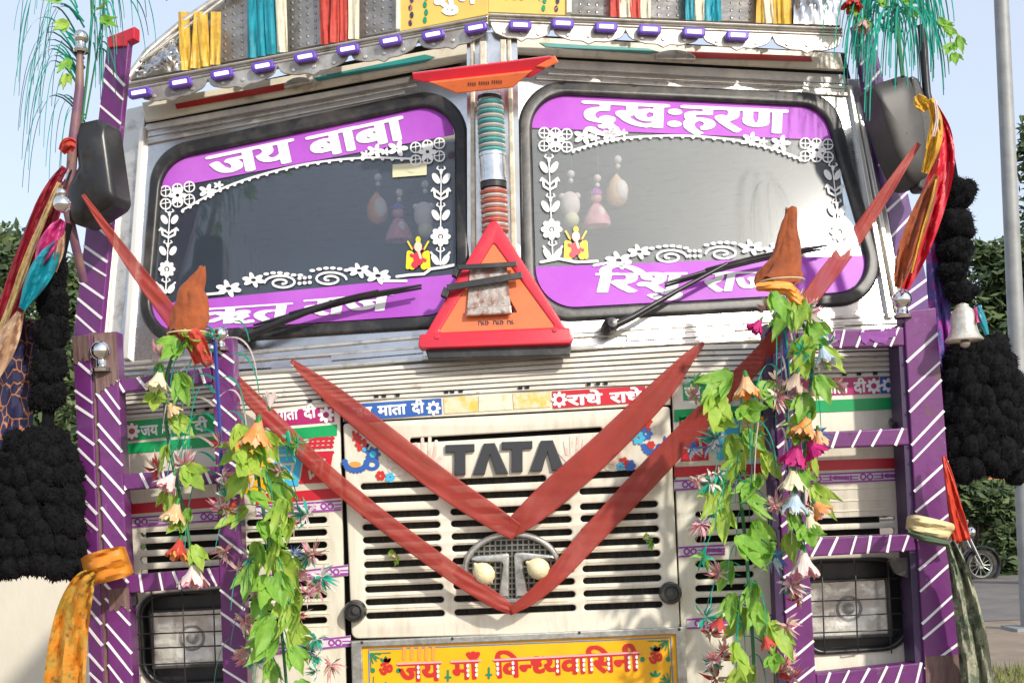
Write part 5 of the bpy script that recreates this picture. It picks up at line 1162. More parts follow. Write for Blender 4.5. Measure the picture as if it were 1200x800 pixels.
def leafmesh(L, W, lobes, bend, seed):
    """fabric leaf of three pointed, creased fingers joined at the stalk"""
    r = random.Random(seed); NT, NU = 10, 2; vs, fs = [], []
    for ang, l, w0, dz in ((0, 1.0, 1.0, 0), (.52 + r.uniform(-.1, .1), .74, .72, .004), (-.52 + r.uniform(-.1, .1), .78, .74, .003)):
        o = len(vs); c_, s_ = math.cos(ang), math.sin(ang)
        for i in range(NT + 1):
            t = i / NT; w = W * w0 * (.22 + 1.0 * math.sin(math.pi * min(1, .10 + t * .9)) ** .9 * (1 - .30 * t)) * (1 - t ** 6) * (1 + .13 * (i % 2))
            for k_ in range(-NU, NU + 1):
                u = k_ / NU; x, z = u * w, -t * L * l
                y = -abs(u) * w * .55 + bend * t * t * 1.6 + .005 * math.sin(7 * t + 4 * u + seed + ang) + dz
                vs.append((x * c_ - z * s_, y + abs(ang) * .01 * t, x * s_ + z * c_))
        m_ = 2 * NU + 1
        for i in range(NT):
            for k_ in range(m_ - 1): fs.append((o + i * m_ + k_, o + i * m_ + k_ + 1, o + (i + 1) * m_ + k_ + 1, o + (i + 1) * m_ + k_))
    return vs, fs
def data(name, vf, mats, mi=None):
    me = bpy.data.meshes.new(name); me.from_pydata([tuple(v) for v in vf[0]], [], vf[1])
    for q in mats: me.materials.append(q)
    if mi: me.polygons.foreach_set('material_index', mi)
    me.polygons.foreach_set('use_smooth', [True] * len(me.polygons)); return me
LEAF = [data('leaf', leafmesh(.108, .0185, .80, -.004 - .009 * s, s + 1), [m_]) for s, m_ in enumerate((leafA, leafB, leafA, leafB, leafB, leafA))]
def flowermesh(cols):
    r = random.Random(sum(map(ord, cols[0] + cols[1]))); b = B()
    def frill(prof, n, lobes, amp, ph, m_):
        vs, fs = [], []; k = len(prof) - 1
        for i, (rad, h) in enumerate(prof):
            t = i / k
            for j in range(n):
                a = 2 * math.pi * j / n; saw = abs(math.sin(lobes * a / 2 + ph)); rr = rad * (1 + amp * t * (saw - .6) + .05 * t * math.sin(11 * a + ph)); vs.append(Vector((math.cos(a) * rr, math.sin(a) * rr * .8, h - .022 * t * t * (saw - .5) + .004 * t * math.sin(17 * a + ph))))
        for i in range(k):
            for j in range(n): fs.append((i * n + j, i * n + (j + 1) % n, (i + 1) * n + (j + 1) % n, (i + 1) * n + j))
        b.add((vs, fs), m_)
    frill([(.004, 0), (.008, -.010), (.013, -.024), (.021, -.040), (.031, -.052), (.037, -.058)], 44, 6, .42, r.random() * 6, 0)
    frill([(.003, -.002), (.009, -.018), (.016, -.036), (.026, -.050), (.030, -.062)], 40, 5, .5, r.random() * 6, 1)
    b.add(lathe((0, 0, 0.003), [(.001, .003), (.005, 0), (.007, -.010), (.009, -.018)], 10), 2)
    return data('flower', (b.v, b.f), [fl[cols[0]], fl[cols[1]], leafC], b.m)
FLW = {}
def flowerdata(a, c='cream'):
    if (a, c) not in FLW: FLW[(a, c)] = flowermesh((a, c))
    return FLW[(a, c)]
def sprigmesh(cols, seed):
    r = random.Random(seed); b = B()
    for i in range(26):
        d = Vector((r.gauss(0, 1), r.gauss(0, .7) - .3, r.gauss(0, 1) - .35)).normalized(); L = r.uniform(.022, .045); s = d.orthogonal().normalized() * .003
        e = d * L + Vector((0, 0, -.008)); b.add(([d * .004 - s, d * .004 + s, d * L * .6 + s * 1.3, e, d * L * .6 - s * 1.3], [(0, 1, 2, 3, 4)]), i % 2)
    return data('tinsel_sprig', (b.v, b.f), [fl[c] if c in fl else MATS[c] for c in cols], b.m)
SPR = [sprigmesh(c, i) for i, c in enumerate((('pink', 'white'), ('blue', 'lightblue'), ('teal_plastic_grass', 'white'), ('beige', 'pink'), ('red', 'beige'), ('green_leaf', 'teal_plastic_grass')))]
def place(name, me, parent, w, rot_, sc=1.0):
    o = bpy.data.objects.new(name, me); COL.objects.link(o); o.parent = parent; o.location = Vector(w) - parent.location; o.rotation_euler = rot_; o.scale = (sc, sc, sc); return o
def garland(label, path, nleaf, width, dp, seed, flowers=(), sprigs=0, sidew=1.0, core=stemm, lsc=1.0, leafset=(0, 1, 2, 3, 4, 5)):
    r = random.Random(seed); q = smoothpath(path, 12); end = q[-1]
    g = thing('flower_garland', label, 'garland', P(end[0], end[1], dp), 'artificial leaf and flower garlands')
    part('stem', [tube([P(x, y, dp + .012) for x, y in q], .0045, 6)], [core], g, smooth=60)
    for i in range(nleaf):
        t = (i + r.random() * .6) / nleaf * (len(q) - 1); a = int(t); x, y = q[a]; s = 1 if i % 2 else -1
        x += s * r.uniform(.1, 1) * width; w = P(x, y - 10, dp - r.uniform(-.01, .05))
        place('leaf', LEAF[leafset[r.randrange(len(leafset))]], g, w, (r.uniform(-.55, .35), r.uniform(-.5, .5) - s * .25, r.uniform(-.9, .9)), lsc * r.uniform(.7, 1.12))
    for i in range(sprigs):
        a = r.randrange(len(q)); x, y = q[a]; s = r.choice((-1, 1)); w = P(x + s * r.uniform(.6, 1.9) * width * sidew, y + r.uniform(-8, 8), dp - r.uniform(-.02, .03))
        place('tinsel_sprig', SPR[r.randrange(len(SPR))], g, w, (r.uniform(-.5, .5), r.uniform(-3, 3), r.uniform(-1, 1)), r.uniform(.7, 1.15))
    for (x, y, c, rx, ry, sc) in flowers: place('flower', flowerdata(*c), g, P(x, y, dp - .045), (rx, ry, r.uniform(-1, 1)), sc)
    return g
g1 = garland('thick green leaf garland below a big orange flower, hanging over the guard post', [(303, 508), (303, 560), (312, 620), (322, 680), (330, 740), (338, 830)], 29, 26, -.24, 5,
        [(304, 488, ('orange', 'peach'), -.2, .15, 1.15), (288, 510, ('orange', 'peach'), .1, .7, .7), (316, 480, ('white', 'cream'), .2, 2.8, .6)], 38, 1.15)
g2 = garland('thin drooping vine with cone flowers between the outer post and the orange-flower garland', [(232, 396), (208, 408), (196, 440), (194, 490), (206, 560), (218, 610), (226, 668)], 14, 14, -.22, 8,
        [(188, 432, ('cream', 'cream'), -.2, .2, .8), (206, 552, ('white', 'pink'), .1, .6, .8), (209, 585, ('peach', 'cream'), -.1, .3, .85), (212, 628, ('red', 'orange'), -.1, .35, .85), (228, 655, ('white', 'pink'), -.1, .1, 1.0), (196, 470, ('peach', 'cream'), .2, -.5, .55)], 4, 1.0, stemm, .85)
g3 = garland('bright green leaf garland hanging in front of the blue painted block and grille side', [(872, 445), (868, 500), (866, 560), (872, 620), (878, 690), (882, 750), (886, 830)], 26, 28, -.24, 11,
        [(873, 436, ('peach', 'orange'), -.2, .0, .95), (882, 800, ('orange', 'peach'), .1, .4, .8), (846, 720, ('red', 'pink'), .1, .4, .55), (895, 742, ('red', 'pink'), .1, -.4, .55)], 36, 1.1)
g4 = garland('strand of pastel and magenta cone flowers hanging from the tall cloth cone', [(918, 352), (938, 375), (952, 410), (950, 450), (944, 500), (942, 560), (938, 610), (940, 650)], 17, 17, -.245, 14,
        [(962, 404, ('lightblue', 'white'), -.1, -.3, .8), (936, 432, ('beige', 'cream'), 0, .4, .8), (948, 485, ('orange', 'peach'), -.2, .4, .95), (958, 500, ('peach', 'orange'), .1, -.4, .7), (936, 515, ('magenta', 'magenta'), 0, .3, .95), (945, 512, ('magenta', 'magenta'), 0, -.5, .8),
         (930, 545, ('cream', 'cream'), 0, .1, .9), (932, 572, ('lightblue', 'white'), 0, .1, .9), (952, 585, ('orange', 'pink'), .2, -.6, .7), (946, 600, ('cream', 'cream'), .1, -.2, .7), (941, 640, ('white', 'pink'), -.1, .1, 1.1), (893, 372, ('magenta', 'magenta'), 0, .6, .6)], 14, 1.0, stemm, .9)
def strands(parent, items, dp, w, mats, name='plastic_grass'):
    """thin curved plastic blades: (x0, y0, x1, y1, droop, depth change)"""
    b = B()
    for i, (x0, y0, x1, y1, dr, dd) in enumerate(items):
        vs, fs = [], []; n = 12
        for k_ in range(n + 1):
            t = k_ / n; x = x0 + (x1 - x0) * (math.sin(t * math.pi / 2) * .8 + t * .2) if dr > 0 else x0 + (x1 - x0) * t; y = y0 + (y1 - y0) * t * t - abs(dr) * math.sin(math.pi * t) * (1 - .25 * t) ; p = P(x, y, dp + dd * t)
            ww = w * (1 - .75 * t) + .0004; vs += [p + Vector((-ww, 0, -ww * .4)), p + Vector((ww, -ww * .8, ww * .4))]
        for k_ in range(n): fs.append((2 * k_, 2 * k_ + 1, 2 * k_ + 3, 2 * k_ + 2))
        b.add((vs, fs), i % len(mats))
    return b.make(name, mats, parent, smooth=60)
# teal wires at the posts (part of the two flower strands)
r = random.Random(3)
it = [(252, 396 + i * 16, 252 + r.uniform(-62, -25), 440 + i * 17 + r.uniform(0, 40), r.uniform(10, 26), -.03) for i in range(11)] + [(256, 400 + i * 22, 290 + r.uniform(-5, 15), 440 + i * 22, r.uniform(6, 18), -.03) for i in range(7)] + [(252, 392, 226, 470, 22, 0), (254, 398, 292, 400, 26, 0)]
strands(g2, it, -.205, .0034, [tinsel, tinsel, fl['white']])
part('blue_wire', [tube([P(252, 400, -.205), P(256, 470, -.205), P(260, 560, -.205)], .0055, 6)], [stemblue], g2)
it = [(912, 350 + i * 14, 895 + r.uniform(-20, 40), 410 + i * 18 + r.uniform(0, 30), r.uniform(8, 22), -.03) for i in range(12)] + [(938, 440 + i * 25, 938 + r.uniform(-24, 24), 500 + i * 25, 12, -.02) for i in range(8)]
strands(g4, it, -.235, .0024, [tinsel, tinseld, fl['white']])
part('blue_wire', [tube([P(918, 356, -.215), P(921, 420, -.215), P(925, 560, -.21), P(934, 640, -.21)], .006, 6)], [stemblue], g4)
strands(g1, [(300 + r.uniform(-10, 20), 540 + i * 9, 300 + r.uniform(-50, 60), 580 + i * 9 + r.uniform(0, 20), r.uniform(3, 14), -.03) for i in range(26)], -.245, .002, [tinsel, tinseld])
strands(g3, [(870 + r.uniform(-10, 10), 470 + i * 12, 870 + r.uniform(-50, 50), 510 + i * 12 + r.uniform(0, 20), r.uniform(3, 14), -.03) for i in range(26)], -.245, .002, [tinsel, tinseld])
# grass sprays at the top corners
o = thing('grass_spray', 'wispy teal plastic grass tied to the thin mirror rod with a silver finial', 'artificial grass', P(95, 150, -.12), 'plastic grass sprays on the top corners')
it = []
for i in range(44):
    y0 = r.choice((r.uniform(-40, 60), r.uniform(60, 145))); L = r.uniform(22, 80); it.append((94 + r.uniform(-4, 6), y0, 94 - L, y0 + r.uniform(30, 125), r.uniform(24, 30 + L * .6), r.uniform(-.1, .08)))
for i in range(42):
    y0 = r.uniform(-50, 70); it.append((114 + r.uniform(-6, 8), y0, 114 + r.uniform(-10, 26), y0 + r.uniform(15, 70), r.uniform(-4, 20), r.uniform(-.08, .06)))
for i in range(12):
    y0 = r.uniform(-60, 20); it.append((115, y0, 130 + r.uniform(10, 55), y0 + r.uniform(20, 90), r.uniform(10, 36), r.uniform(-.05, .05)))
strands(o, it, -.07, .0022, [tinsel, tinsel, tinseld])
part('stem', [tube([P(104, -70, -.07), P(108, 20, -.07), P(102, 90, -.075), P(95, 150, -.08)], .004, 6), tube([P(128, -40, -.07), P(114, 60, -.07), P(100, 140, -.08)], .0025, 6)], [stemm], o)
for x, y, a, m_ in ((80, 34, .9, 0), (76, 2, 1.2, 4), (122, 12, -.5, 4), (82, 78, .5, 1), (118, 28, -.8, 4), (178, -8, -.6, 4), (80, 95, .1, 0)): place('leaf', LEAF[m_], o, P(x, y - 8, -.15), (r.uniform(-.4, .3), a, r.uniform(-.6, .6)), .5)
part('red_binding', [cloth([(72, 178, -.15, 10), (80, 170, -.16, 18), (88, 172, -.15, 12)], 2, .006)], [MATS['red_petal']], o)
o = thing('grass_spray', 'dense teal plastic grass drooping over the greyish mirror', 'artificial grass', P(1060, 130, -.15), 'plastic grass sprays on the top corners')
it = []
for i in range(85):
    x0 = r.uniform(1012, 1082); y0 = r.uniform(-40, 40); it.append((x0, y0, x0 + r.uniform(-42, 44) - (1050 - x0) * .3, y0 + r.uniform(30, 110), r.uniform(4, 40), r.uniform(-.12, .05)))
for i in range(26):
    y0 = r.uniform(-30, 20); it.append((1040, y0, 1040 - r.uniform(20, 55), y0 + r.uniform(20, 110), r.uniform(10, 30), r.uniform(-.05, .05)))
for i in range(18):
    y0 = r.uniform(-40, 30); it.append((1070, y0, 1070 + r.uniform(12, 40), y0 + r.uniform(30, 100), r.uniform(8, 30), r.uniform(-.05, .05)))
strands(o, it, .20, .0030, [tinsel, tinsel, tinseld])
strands(o, [(1045 + q * 4, 10, 1045 + q * 4 - dx, y1, 10, -.03) for q, (dx, y1) in enumerate(((26, 142), (36, 132), (4, 108), (-36, 96)))], -.13, .0030, [tinsel])
part('stem', [tube([P(1040, -60, .18), P(1050, 20, .18), P(1058, 90, .1)], .006, 6), tube([P(990, -50, .18), P(1000, 5, .18), P(1010, 60, .2)], .004, 6)], [stemm], o)
for x, y, a, m_ in ((1106, 40, -1.2, 1), (1116, 58, .4, 4), (1122, 50, -.3, 1), (1100, 30, -.8, 4), (998, 12, .2, 1), (1010, 30, -.3, 4), (1060, 5, .3, 4), (1064, 18, -.5, 1), (1036, 8, .5, 4), (1118, 70, 0, 1)): place('leaf', LEAF[m_], o, P(x, y - 8, .16), (r.uniform(-.4, .3), a, r.uniform(-.6, .6)), .5)
place('flower', flowerdata('red', 'red'), o, P(1000, -8, .16), (-.3, .2, 0), .8); place('flower', flowerdata('pink', 'white'), o, P(1014, 22, .16), (-.3, .4, 0), .6)
# ribbons tied on the crown
for (x0, x1, y0, m_, lab) in ((212, 258, 14, yellowcloth, 'faded yellow ribbon bunch at the sloping end of the crown'), (290, 337, -60, tealcloth, 'turquoise ribbon bunch next to the faded yellow ribbon bunch'), (376, 420, -60, MATS['red_petal'], 'orange red ribbon bunch between the yellow crown board and the turquoise bunch, sloping visor side'),
                             (716, 762, -60, MATS['red_petal'], 'orange red ribbon bunch beside the yellow crown board, above the glaring windscreen'), (803, 846, -60, tealcloth, 'turquoise ribbon bunch above the glaring windscreen'), (886, 926, -60, yellowcloth, 'faded yellow ribbon bunch beside the bulged steel sheet of the crown')):
    pl = KL if x0 < 572 else KR; b = B(); n = 4
    for j in range(n):
        xa = x0 + (x1 - x0) * (j + .5) / n; yb = crest_y(xa) + 1; xt = xa + r.uniform(-6, 6); w = (x1 - x0) / n * r.uniform(.9, 1.3); path = []
        for t in (0, .35, .7, 1): x, y = xt + (xa - xt) * t, y0 + (yb - y0) * t; path.append((x, y, pl.at(x, y, .022 + .014 * math.sin(t * 3) + .004 * j).y, w))
        b.add(cloth(path, 1.2, .007, 8, 6, seed=j + int(x0)), 1 if j in (1, 3) and r.random() < .5 else 0)
    single('ribbon_bunch', b, [m_, M('pale_gold_lace', (.58, .54, .42), .5, c2=(.50, .44, .31), scale=40) if 'pale_gold_lace' not in MATS else MATS['pale_gold_lace']], lab, 'ribbon bunch', 'ribbon bunches tied along the crown')
# charms hanging inside the windscreens
def charm(kind, x, y, pl, lab, top):
    dp = pl.at(x, y, -.055).y; k = px_size(dp); c = P(x, y, dp); o = thing('hanging_charm', lab, 'charm', c - Vector((0, 0, 20 * k)), 'charms hanging inside the windscreens')
    part('string', [tube([c + Vector((0, 0, 8 * k)), P(x + 2, top, dp)], .0014, 5)], [wire], o)
    part('bead', [ball(P(x + 1, y - 36, dp), 4.5 * k, 12, 8), ball(P(x + 1, y - 28, dp), 3 * k, 10, 7)], [fl['white']], o, smooth=60)
    if kind == 'fruit':
        part('fruit', [lathe(c, [(.1 * k, -19 * k), (8 * k, -17 * k), (12 * k, -10 * k), (12 * k, 0), (9 * k, 9 * k), (5 * k, 14 * k), (1 * k, 19 * k)], 18)], [fl['orange'] if x < 600 else fl['peach']], o, smooth=60)
        part('fruit_cheek', [ball(c + Vector((4 * k, -7 * k, -2 * k)), 8.5 * k, 14, 9, (1, .8, 1.5))], [fl['white']], o, smooth=60)
        part('cap', [lathe(c + Vector((0, 0, 9 * k)), [(7 * k, 0), (6 * k, 3 * k), (3 * k, 6 * k), (1 * k, 10 * k)], 12, lobes=5, amp=.3)], [yellowcloth], o, smooth=60)
    elif kind == 'doll':
        part('skirt', [lathe(c, [(16 * k, -20 * k), (15 * k, -12 * k), (9 * k, 0), (5 * k, 5 * k), (3 * k, 6 * k)], 20, lobes=6, amp=.12)], [fl['pink']], o, smooth=60)
        part('head', [ball(c + Vector((0, 0, 13 * k)), 7 * k, 14, 9)], [fl['pink']], o, smooth=60); part('cap', [lathe(c + Vector((0, 0, 16 * k)), [(8 * k, 0), (7 * k, 5 * k), (1 * k, 9 * k)], 14)], [MATS['violet_floral_cloth']], o, smooth=60)
        part('apron', [ball(c + Vector((4 * k, -10 * k, -8 * k)), 5 * k, 12, 8, (1, .6, 1.7))], [fl['white']], o, smooth=60)
    else:
        part('body', [ball(c, 12 * k, 14, 10, (1, .8, 1.3))], [fl['white']], o, smooth=60); part('head', [ball(c + Vector((1 * k, -2 * k, -18 * k)), 9 * k, 14, 9)], [fl['cream']], o, smooth=60)
        part('ear', [ball(c + Vector((-9 * k, 0, 10 * k)), 4 * k, 10, 7)], [fl['white']], o); part('ear', [ball(c + Vector((9 * k, 0, 10 * k)), 4 * k, 10, 7)], [fl['white']], o)
charm('fruit', 442, 244, WL, 'orange and white fruit charm with a yellow cap behind the darker windscreen', 190); charm('doll', 467, 262, WL, 'pink skirted doll charm between the orange fruit charm and the white flower vine', 195); charm('soft', 497, 252, WL, 'greyish soft toy charm below the paper tag beside the white flower vine', 198)
charm('fruit', 723, 223, WR, 'whitish peach fruit charm hanging by itself behind the glaring windscreen', 170); charm('doll', 699, 245, WR, 'faded pink doll charm next to the whitish peach fruit charm', 170); charm('soft', 668, 240, WR, 'faded soft toy charm beside the flower vine of the glaring windscreen', 175)
# dried flowers caught in the grille
for x, y, a, lab in ((463, 652, 0, 'small dried yellow flower caught in the grille slots above the round rubber buffer, nearest the long ribbon'), (760, 632, 4, 'small dried brown flower caught in the grille slots near the bright green garland')):
    o = thing('dried_flower', 'dried yellow flower stuck in the grille on the thick garland side' if x < 600 else 'dried brown flower stuck in the grille on the pastel flower side', 'dried flower', P(x, y + 14, -.02))
    for i in range(3): place('petal', LEAF[a if i else 0], o, P(x + (i - 1) * 3, y - 8 + i * 5, -.022), (r.uniform(-.4, .4), r.uniform(-.5, .5), r.uniform(-1, 1)), .24)
    place('flower', flowerdata('beige' if x > 600 else 'peach', 'beige'), o, P(x, y - 6, -.02), (-.3, .3, 0), .25)
# ------------------------------------------------------------------ the place around it
def sheet(name, x0, x1, y0, y1, z, mt):
    return struct(B().add(([(x0, y0, z), (x1, y0, z), (x1, y1, z), (x0, y1, z)], [(0, 1, 2, 3)])).make(name, [mt], None, None, loc=(0, 0, 0)))
sheet('ground', -400, 400, -300, 900, 0.0, M('dusty_earth', (.26, .20, .145), .95, c2=(.18, .14, .10), scale=1.3, c3=(.30, .25, .19), bump=.4, bscale=9))
sheet('road', -120, 160, 9.4, 16.2, 0.004, M('worn_asphalt', (.13, .12, .115), .9, c2=(.19, .165, .14), scale=1.6, c3=(.10, .095, .09), bump=.3, bscale=60))
r = random.Random(5); b = B()
for _ in range(5200):
    x, y = r.uniform(2.6, 5.4), r.uniform(3.6, 5.9); L = r.uniform(.04, .11); a = r.uniform(0, 6.28); s = Vector((math.cos(a), math.sin(a), 0)) * .006
    b.add(([Vector((x, y, 0)) - s, Vector((x, y, 0)) + s, Vector((x + r.uniform(-.05, .05), y + r.uniform(-.05, .05), L))], [(0, 1, 2)]))
tag(b.make('grass', [M('dry_grass', (.24, .24, .07), .8, c2=(.14, .18, .04), scale=3)], None, None), 'short dry grass on the verge beside the road', 'grass', kind='stuff')
def crown(b, blobs, n, sz, seed, mats=2):
    """many small leaf clumps spread through uneven blobs: (x, y, z, rx, ry, rz)"""
    r = random.Random(seed); tot = sum(q[3] * q[5] for q in blobs)
    for q in blobs:
        for _ in range(int(n * q[3] * q[5] / tot)):
            d = Vector((r.gauss(0, 1), r.gauss(0, 1), r.gauss(0, 1))).normalized() * (r.random() ** .45) * (1 + .22 * math.sin(5 * r.random()))
            p = Vector((q[0] + d.x * q[3], q[1] + d.y * q[4], q[2] + d.z * q[5])); a = Vector((r.gauss(0, 1), r.gauss(0, 1), r.gauss(0, .6))).normalized(); c = a.orthogonal().normalized(); s = sz * r.uniform(.6, 1.4)
            b.add(([p - a * s, p + c * s * .45, p + a * s, p - c * s * .45 + Vector((0, 0, -.2 * s))], [(0, 1, 2, 3)]), r.randrange(mats))
TL = [M('tree_leaf', (.085, .13, .05), .6, trans=.25), M('tree_leaf_light', (.14, .19, .07), .6, trans=.3), M('tree_leaf_dark', (.045, .075, .032), .6, trans=.15)]
bark = M('bark', (.12, .09, .065), .9, c2=(.07, .055, .04), scale=20, bump=.4)
def tree(label, base, h, blobs, n, sz, seed, name='tree', group='trees behind the lorry', cat='tree'):
    o = thing(name, label, cat, base, group); b = B(); crown(b, blobs, n, sz, seed, 3); b.make('crown', TL, o)
    t = B(); bx_, by_ = base[0], base[1]; top = Vector((bx_ + .1, by_, h * .6)); t.add(tube([(bx_, by_, 0), (bx_ + .05, by_, h * .3), top], [h * .035, h * .026, h * .014], 8))
    for q in blobs: t.add(tube([(bx_ + .05, by_, h * .3), ((bx_ + q[0]) / 2, (by_ + q[1]) / 2, (h * .35 + q[2]) / 2 + .1), (q[0], q[1], q[2])], [h * .014, h * .009, h * .004], 6))
    t.make('trunk', [bark], o, smooth=60); return o
def bl(px, py, y, rpx, rpy=None, ry=None):
    c = P(px, py, y); k = px_size(y); rpy = rpy or rpx; return (c.x, y, c.z, rpx * k, (ry or rpx) * k, rpy * k)
def gx(px, py, y): return P(px, py, y).x
tree('leafy tree behind the lorry on the maroon scarf side', (gx(20, 560, 14), 14, 0), 6, [bl(0, 310, 14, 50, 46), bl(-60, 300, 14, 70, 50), bl(10, 380, 14, 50, 60), bl(60, 420, 14, 50, 60), bl(-50, 420, 14, 70, 80), bl(20, 480, 14, 60, 60), bl(90, 350, 14, 26, 40)], 15000, .085, 1)
tree('denser round tree behind the striped outer post with the saffron knot', (gx(110, 560, 17), 17, 0), 5, [bl(90, 360, 17, 40, 60), bl(110, 430, 17, 55, 80), bl(70, 500, 17, 60, 50), bl(140, 480, 17, 50, 80)], 8000, .10, 2)
tree('tall leafy tree behind the grey pole on the road side', (gx(1230, 560, 14), 14, 0), 6.5, [bl(1215, 330, 14, 60, 60), bl(1175, 320, 14, 34, 36), bl(1165, 390, 14, 48, 50), bl(1220, 430, 14, 60, 70), bl(1170, 470, 14, 56, 50), bl(1130, 440, 14, 40, 50), bl(1225, 180, 14, 32, 50), bl(1232, 250, 14, 34, 40), bl(1150, 300, 14, 16, 18), bl(1120, 350, 14, 20, 22)], 15000, .085, 3)
tree('dark spreading tree behind the big black tassel with the bell', (gx(1120, 560, 19), 19, 0), 5.5, [bl(1110, 430, 19, 60, 60), bl(1170, 480, 19, 60, 55), bl(1060, 470, 19, 60, 60), bl(1210, 520, 19, 60, 40)], 8000, .11, 4)
for i, (px, py, y, w, h_, lab) in enumerate(((1132, 572, 16.9, 26, 26, 'rounded shrub under the big black tassel, beyond the road'), (1190, 645, 16.5, 34, 40, 'leafy shrub beside the parked motorcycle at the road edge'), (1215, 590, 18, 40, 36, 'pale green shrub behind the leafy shrub near the pole'), (1162, 588, 16.8, 32, 22, 'low shrub in front of the orange roofed shed'))):
    o = thing('shrub', lab, 'shrub', (gx(px, py, y), y, 0), 'shrubs beyond the road'); b = B(); crown(b, [bl(px, py, y, w, h_), bl(px - w * .5, py + h_ * .5, y, w * .7, h_ * .6), bl(px + w * .6, py + h_ * .4, y, w * .7, h_ * .7)], 3500, .06 + y * .0015, 20 + i, 3); b.make('foliage', TL, o)
    t = B()
    for j in range(5): t.add(tube([(gx(px, py, y) + (j - 2) * .06, y, 0), (gx(px, py, y) + (j - 2) * .2, y, P(px, py, y).z)], [.03, .012], 5))
    t.make('stem', [bark], o)
b = B(); r = random.Random(9)
crown(b, [(x, 60 + r.uniform(-4, 8), r.uniform(1.5, 3), r.uniform(3, 5), 3, r.uniform(2, 3.4)) for x in range(-110, 120, 5)], 26000, .38, 30, 3)
tag(b.make('treeline', TL, None), 'distant continuous line of trees along the horizon', 'treeline', kind='stuff')
# wall
y = 4.2
w = thing('plaster_wall', 'cream plastered wall in the sun behind the saffron cloth', 'wall', (gx(0, 700, y), y, 0))
xr = gx(108, 700, y); zt = P(60, 575, y).z
part('wall_face', [boxw(xr - 7, xr, y, y + .23, 0, zt)], [M('cream_plaster', (.64, .585, .48), .9, c2=(.58, .53, .43), scale=3, bump=.15, bscale=40, stretch=(1, 1, .4))], w)
part('coping', [boxw(xr - 7.04, xr + .04, y - .04, y + .27, zt + .002, zt + .09)], [M('grey_coping', (.5, .47, .42), .9)], w)
# pole
y = 8.5; x0 = gx(1187, 300, y)
pl_ = thing('street_pole', 'tall grey steel pole standing beside the road', 'pole', (x0, y, 0)); pm = M('grey_galvanised_pole', (.30, .31, .31), .55, .2, c2=(.24, .245, .24), scale=6)
part('pole_shaft', [tube([(x0, y, 0), (x0, y, 3), (x0, y, 8)], [.082, .076, .062], 16)], [pm], pl_, smooth=50); part('base_plate', [boxw(x0 - .2, x0 + .2, y - .2, y + .2, 0, .03)], [pm], pl_)
part('pole_arm', [tube([(x0, y, 7.9), (x0 - .4, y, 8.3), (x0 - 1.2, y, 8.45)], .035, 8), boxw(x0 - 1.6, x0 - 1.1, y - .1, y + .1, 8.38, 8.5)], [pm], pl_)
# shed with orange roof
y = 17.2; sx = gx(1166, 580, y)
sh = thing('shed', 'low shed with an orange roof beyond the shrubs under the black tassel', 'shed', (sx, y, 0))
part('wall', [boxw(sx - .6, sx + .45, y, y + 2, 0, 1.52)], [cream], sh); zr = P(1165, 540, y).z
part('roof', [([(sx - .75, y - .2, 1.52), (sx + .6, y - .2, 1.52), (sx + .6, y + 1, zr + .1), (sx - .75, y + 1, zr + .1), (sx + .6, y + 2.2, 1.52), (sx - .75, y + 2.2, 1.52)], [(0, 1, 2, 3), (3, 2, 4, 5), (1, 4, 2), (0, 3, 5)])], [M('orange_roof', (.62, .22, .09), .8, c2=(.5, .2, .1), scale=5)], sh)
part('door', [boxw(sx - .3, sx + .3, y - .03, y - .004, 0, 1.5)], [wood], sh)
# motorcycle
y = 15.6; k = px_size(y); c = P(1149, 662, y); R_ = 19.5 * k
mz = c.z - R_
mo = thing('motorcycle', 'black motorcycle parked at the road edge beside the shrub', 'motorcycle', (c.x - .6, y, mz)); red_ = MATS['red_paint']
WB = 1.2 * R_ / .29 * .95
for name, wx in (('wheel', c.x), ('wheel', c.x - WB)):
    wz = c.z; wo = part(name, [lathe((wx, y - .05, wz), [(R_ - .07, .0), (R_ - .02, .0), (R_, .03), (R_, .07), (R_ - .02, .1), (R_ - .07, .1), (R_ - .07, 0)], 32, (0, 1, 0))], [rubber], mo, smooth=50)
    part('rim', [lathe((wx, y - .03, wz), [(R_ - .085, 0), (R_ - .06, 0), (R_ - .06, .06), (R_ - .085, .06), (R_ - .085, 0)], 32, (0, 1, 0)), lathe((wx, y - .04, wz), [(.001, 0), (.05, 0), (.05, .09), (.001, .09)], 14, (0, 1, 0))]
         + [tube([(wx, y, wz), (wx + math.cos(a) * (R_ - .07), y, wz + math.sin(a) * (R_ - .07))], .006, 5) for a in np.linspace(0, 6.28, 13)[:-1]], [alum], wo)
q = R_ / .29
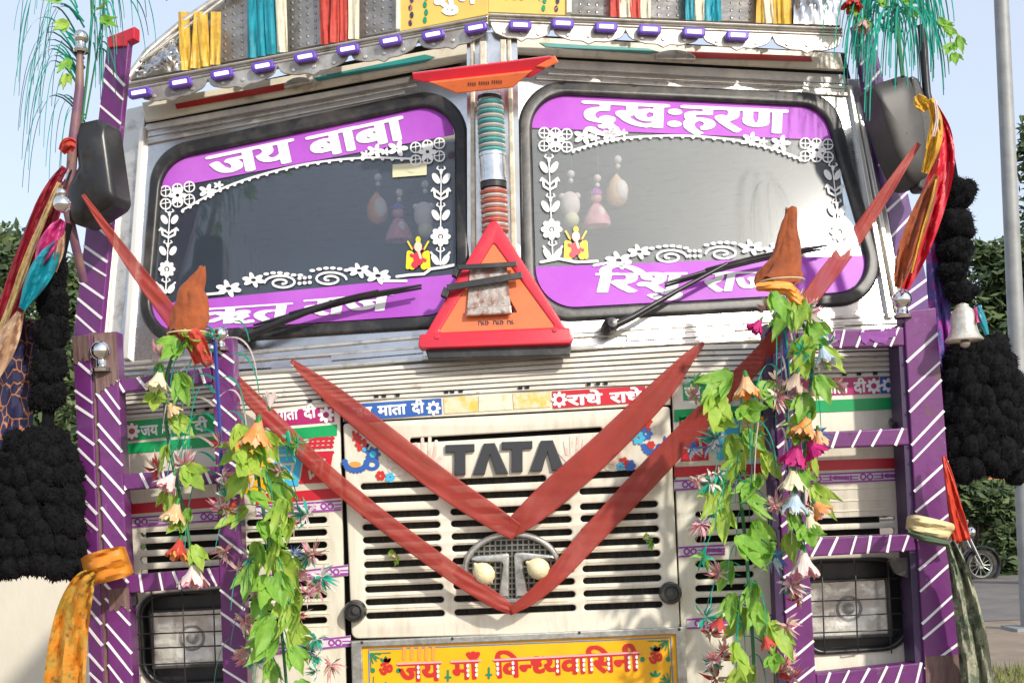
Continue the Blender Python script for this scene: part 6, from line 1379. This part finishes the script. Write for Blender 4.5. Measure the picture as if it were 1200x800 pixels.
def mp_(dx, dz, dy=0): return (c.x + dx * q, y + dy, c.z + dz * q)
part('fork', [tube([mp_(0, 0, s * .09), mp_(-.16, .38, s * .09), mp_(-.26, .62, s * .08)], .022 * q, 8) for s in (-1, 1)], [chrome], mo, smooth=50)
part('mudguard', [lathe((c.x, y - .07, c.z), [(R_ + .03, 0), (R_ + .05, .03), (R_ + .05, .11), (R_ + .03, .14)], 32, (0, 1, 0))], [blackpl], mo, smooth=50)
part('handlebar', [tube([mp_(-.34, .80, -.36), mp_(-.28, .74, -.2), mp_(-.27, .68, 0), mp_(-.28, .74, .2), mp_(-.34, .80, .36)], .016 * q, 8)], [chrome], mo, smooth=50)
part('headlight', [ball(mp_(-.14, .58), .10 * q, 16, 10, (.8, 1, 1))], [chrome], mo, smooth=50)
part('tank', [ball(mp_(-.55, .52), .2 * q, 18, 10, (1.5, .75, .75))], [red_], mo, smooth=50)
part('seat', [ball(mp_(-1.0, .50), .2 * q, 18, 10, (1.9, .7, .35))], [blackpl], mo, smooth=50)
part('engine', [boxw(c.x - .75 * q, c.x - .42 * q, y - .14, y + .14, c.z - .08 * q, c.z + .28 * q)] + [boxw(c.x - .72 * q, c.x - .46 * q, y - .17, y + .17, c.z + (.1 + i * .05) * q, c.z + (.12 + i * .05) * q) for i in range(4)], [alum], mo, bevel=.01)
part('frame', [tube([mp_(-.28, .56), mp_(-.45, 0.05), mp_(-.8, -.02), mp_(-1.2, 0)], .022 * q, 8), tube([mp_(-.3, .6), mp_(-.9, .40), mp_(-1.35, .42)], .022 * q, 8), tube([mp_(-.85, .4), mp_(-1.2, 0)], .02 * q, 8)], [blackpl], mo, smooth=50)
part('exhaust', [tube([mp_(-.5, .05, -.16), mp_(-.75, -.08, -.18), mp_(-1.4, -.02, -.18)], [.02 * q, .025 * q, .045 * q], 10)], [chrome], mo, smooth=50)
part('kickstand', [tube([mp_(-.7, -.02, -.12), mp_(-.75, -.29, -.26)], .012 * q, 6)], [wire], mo)
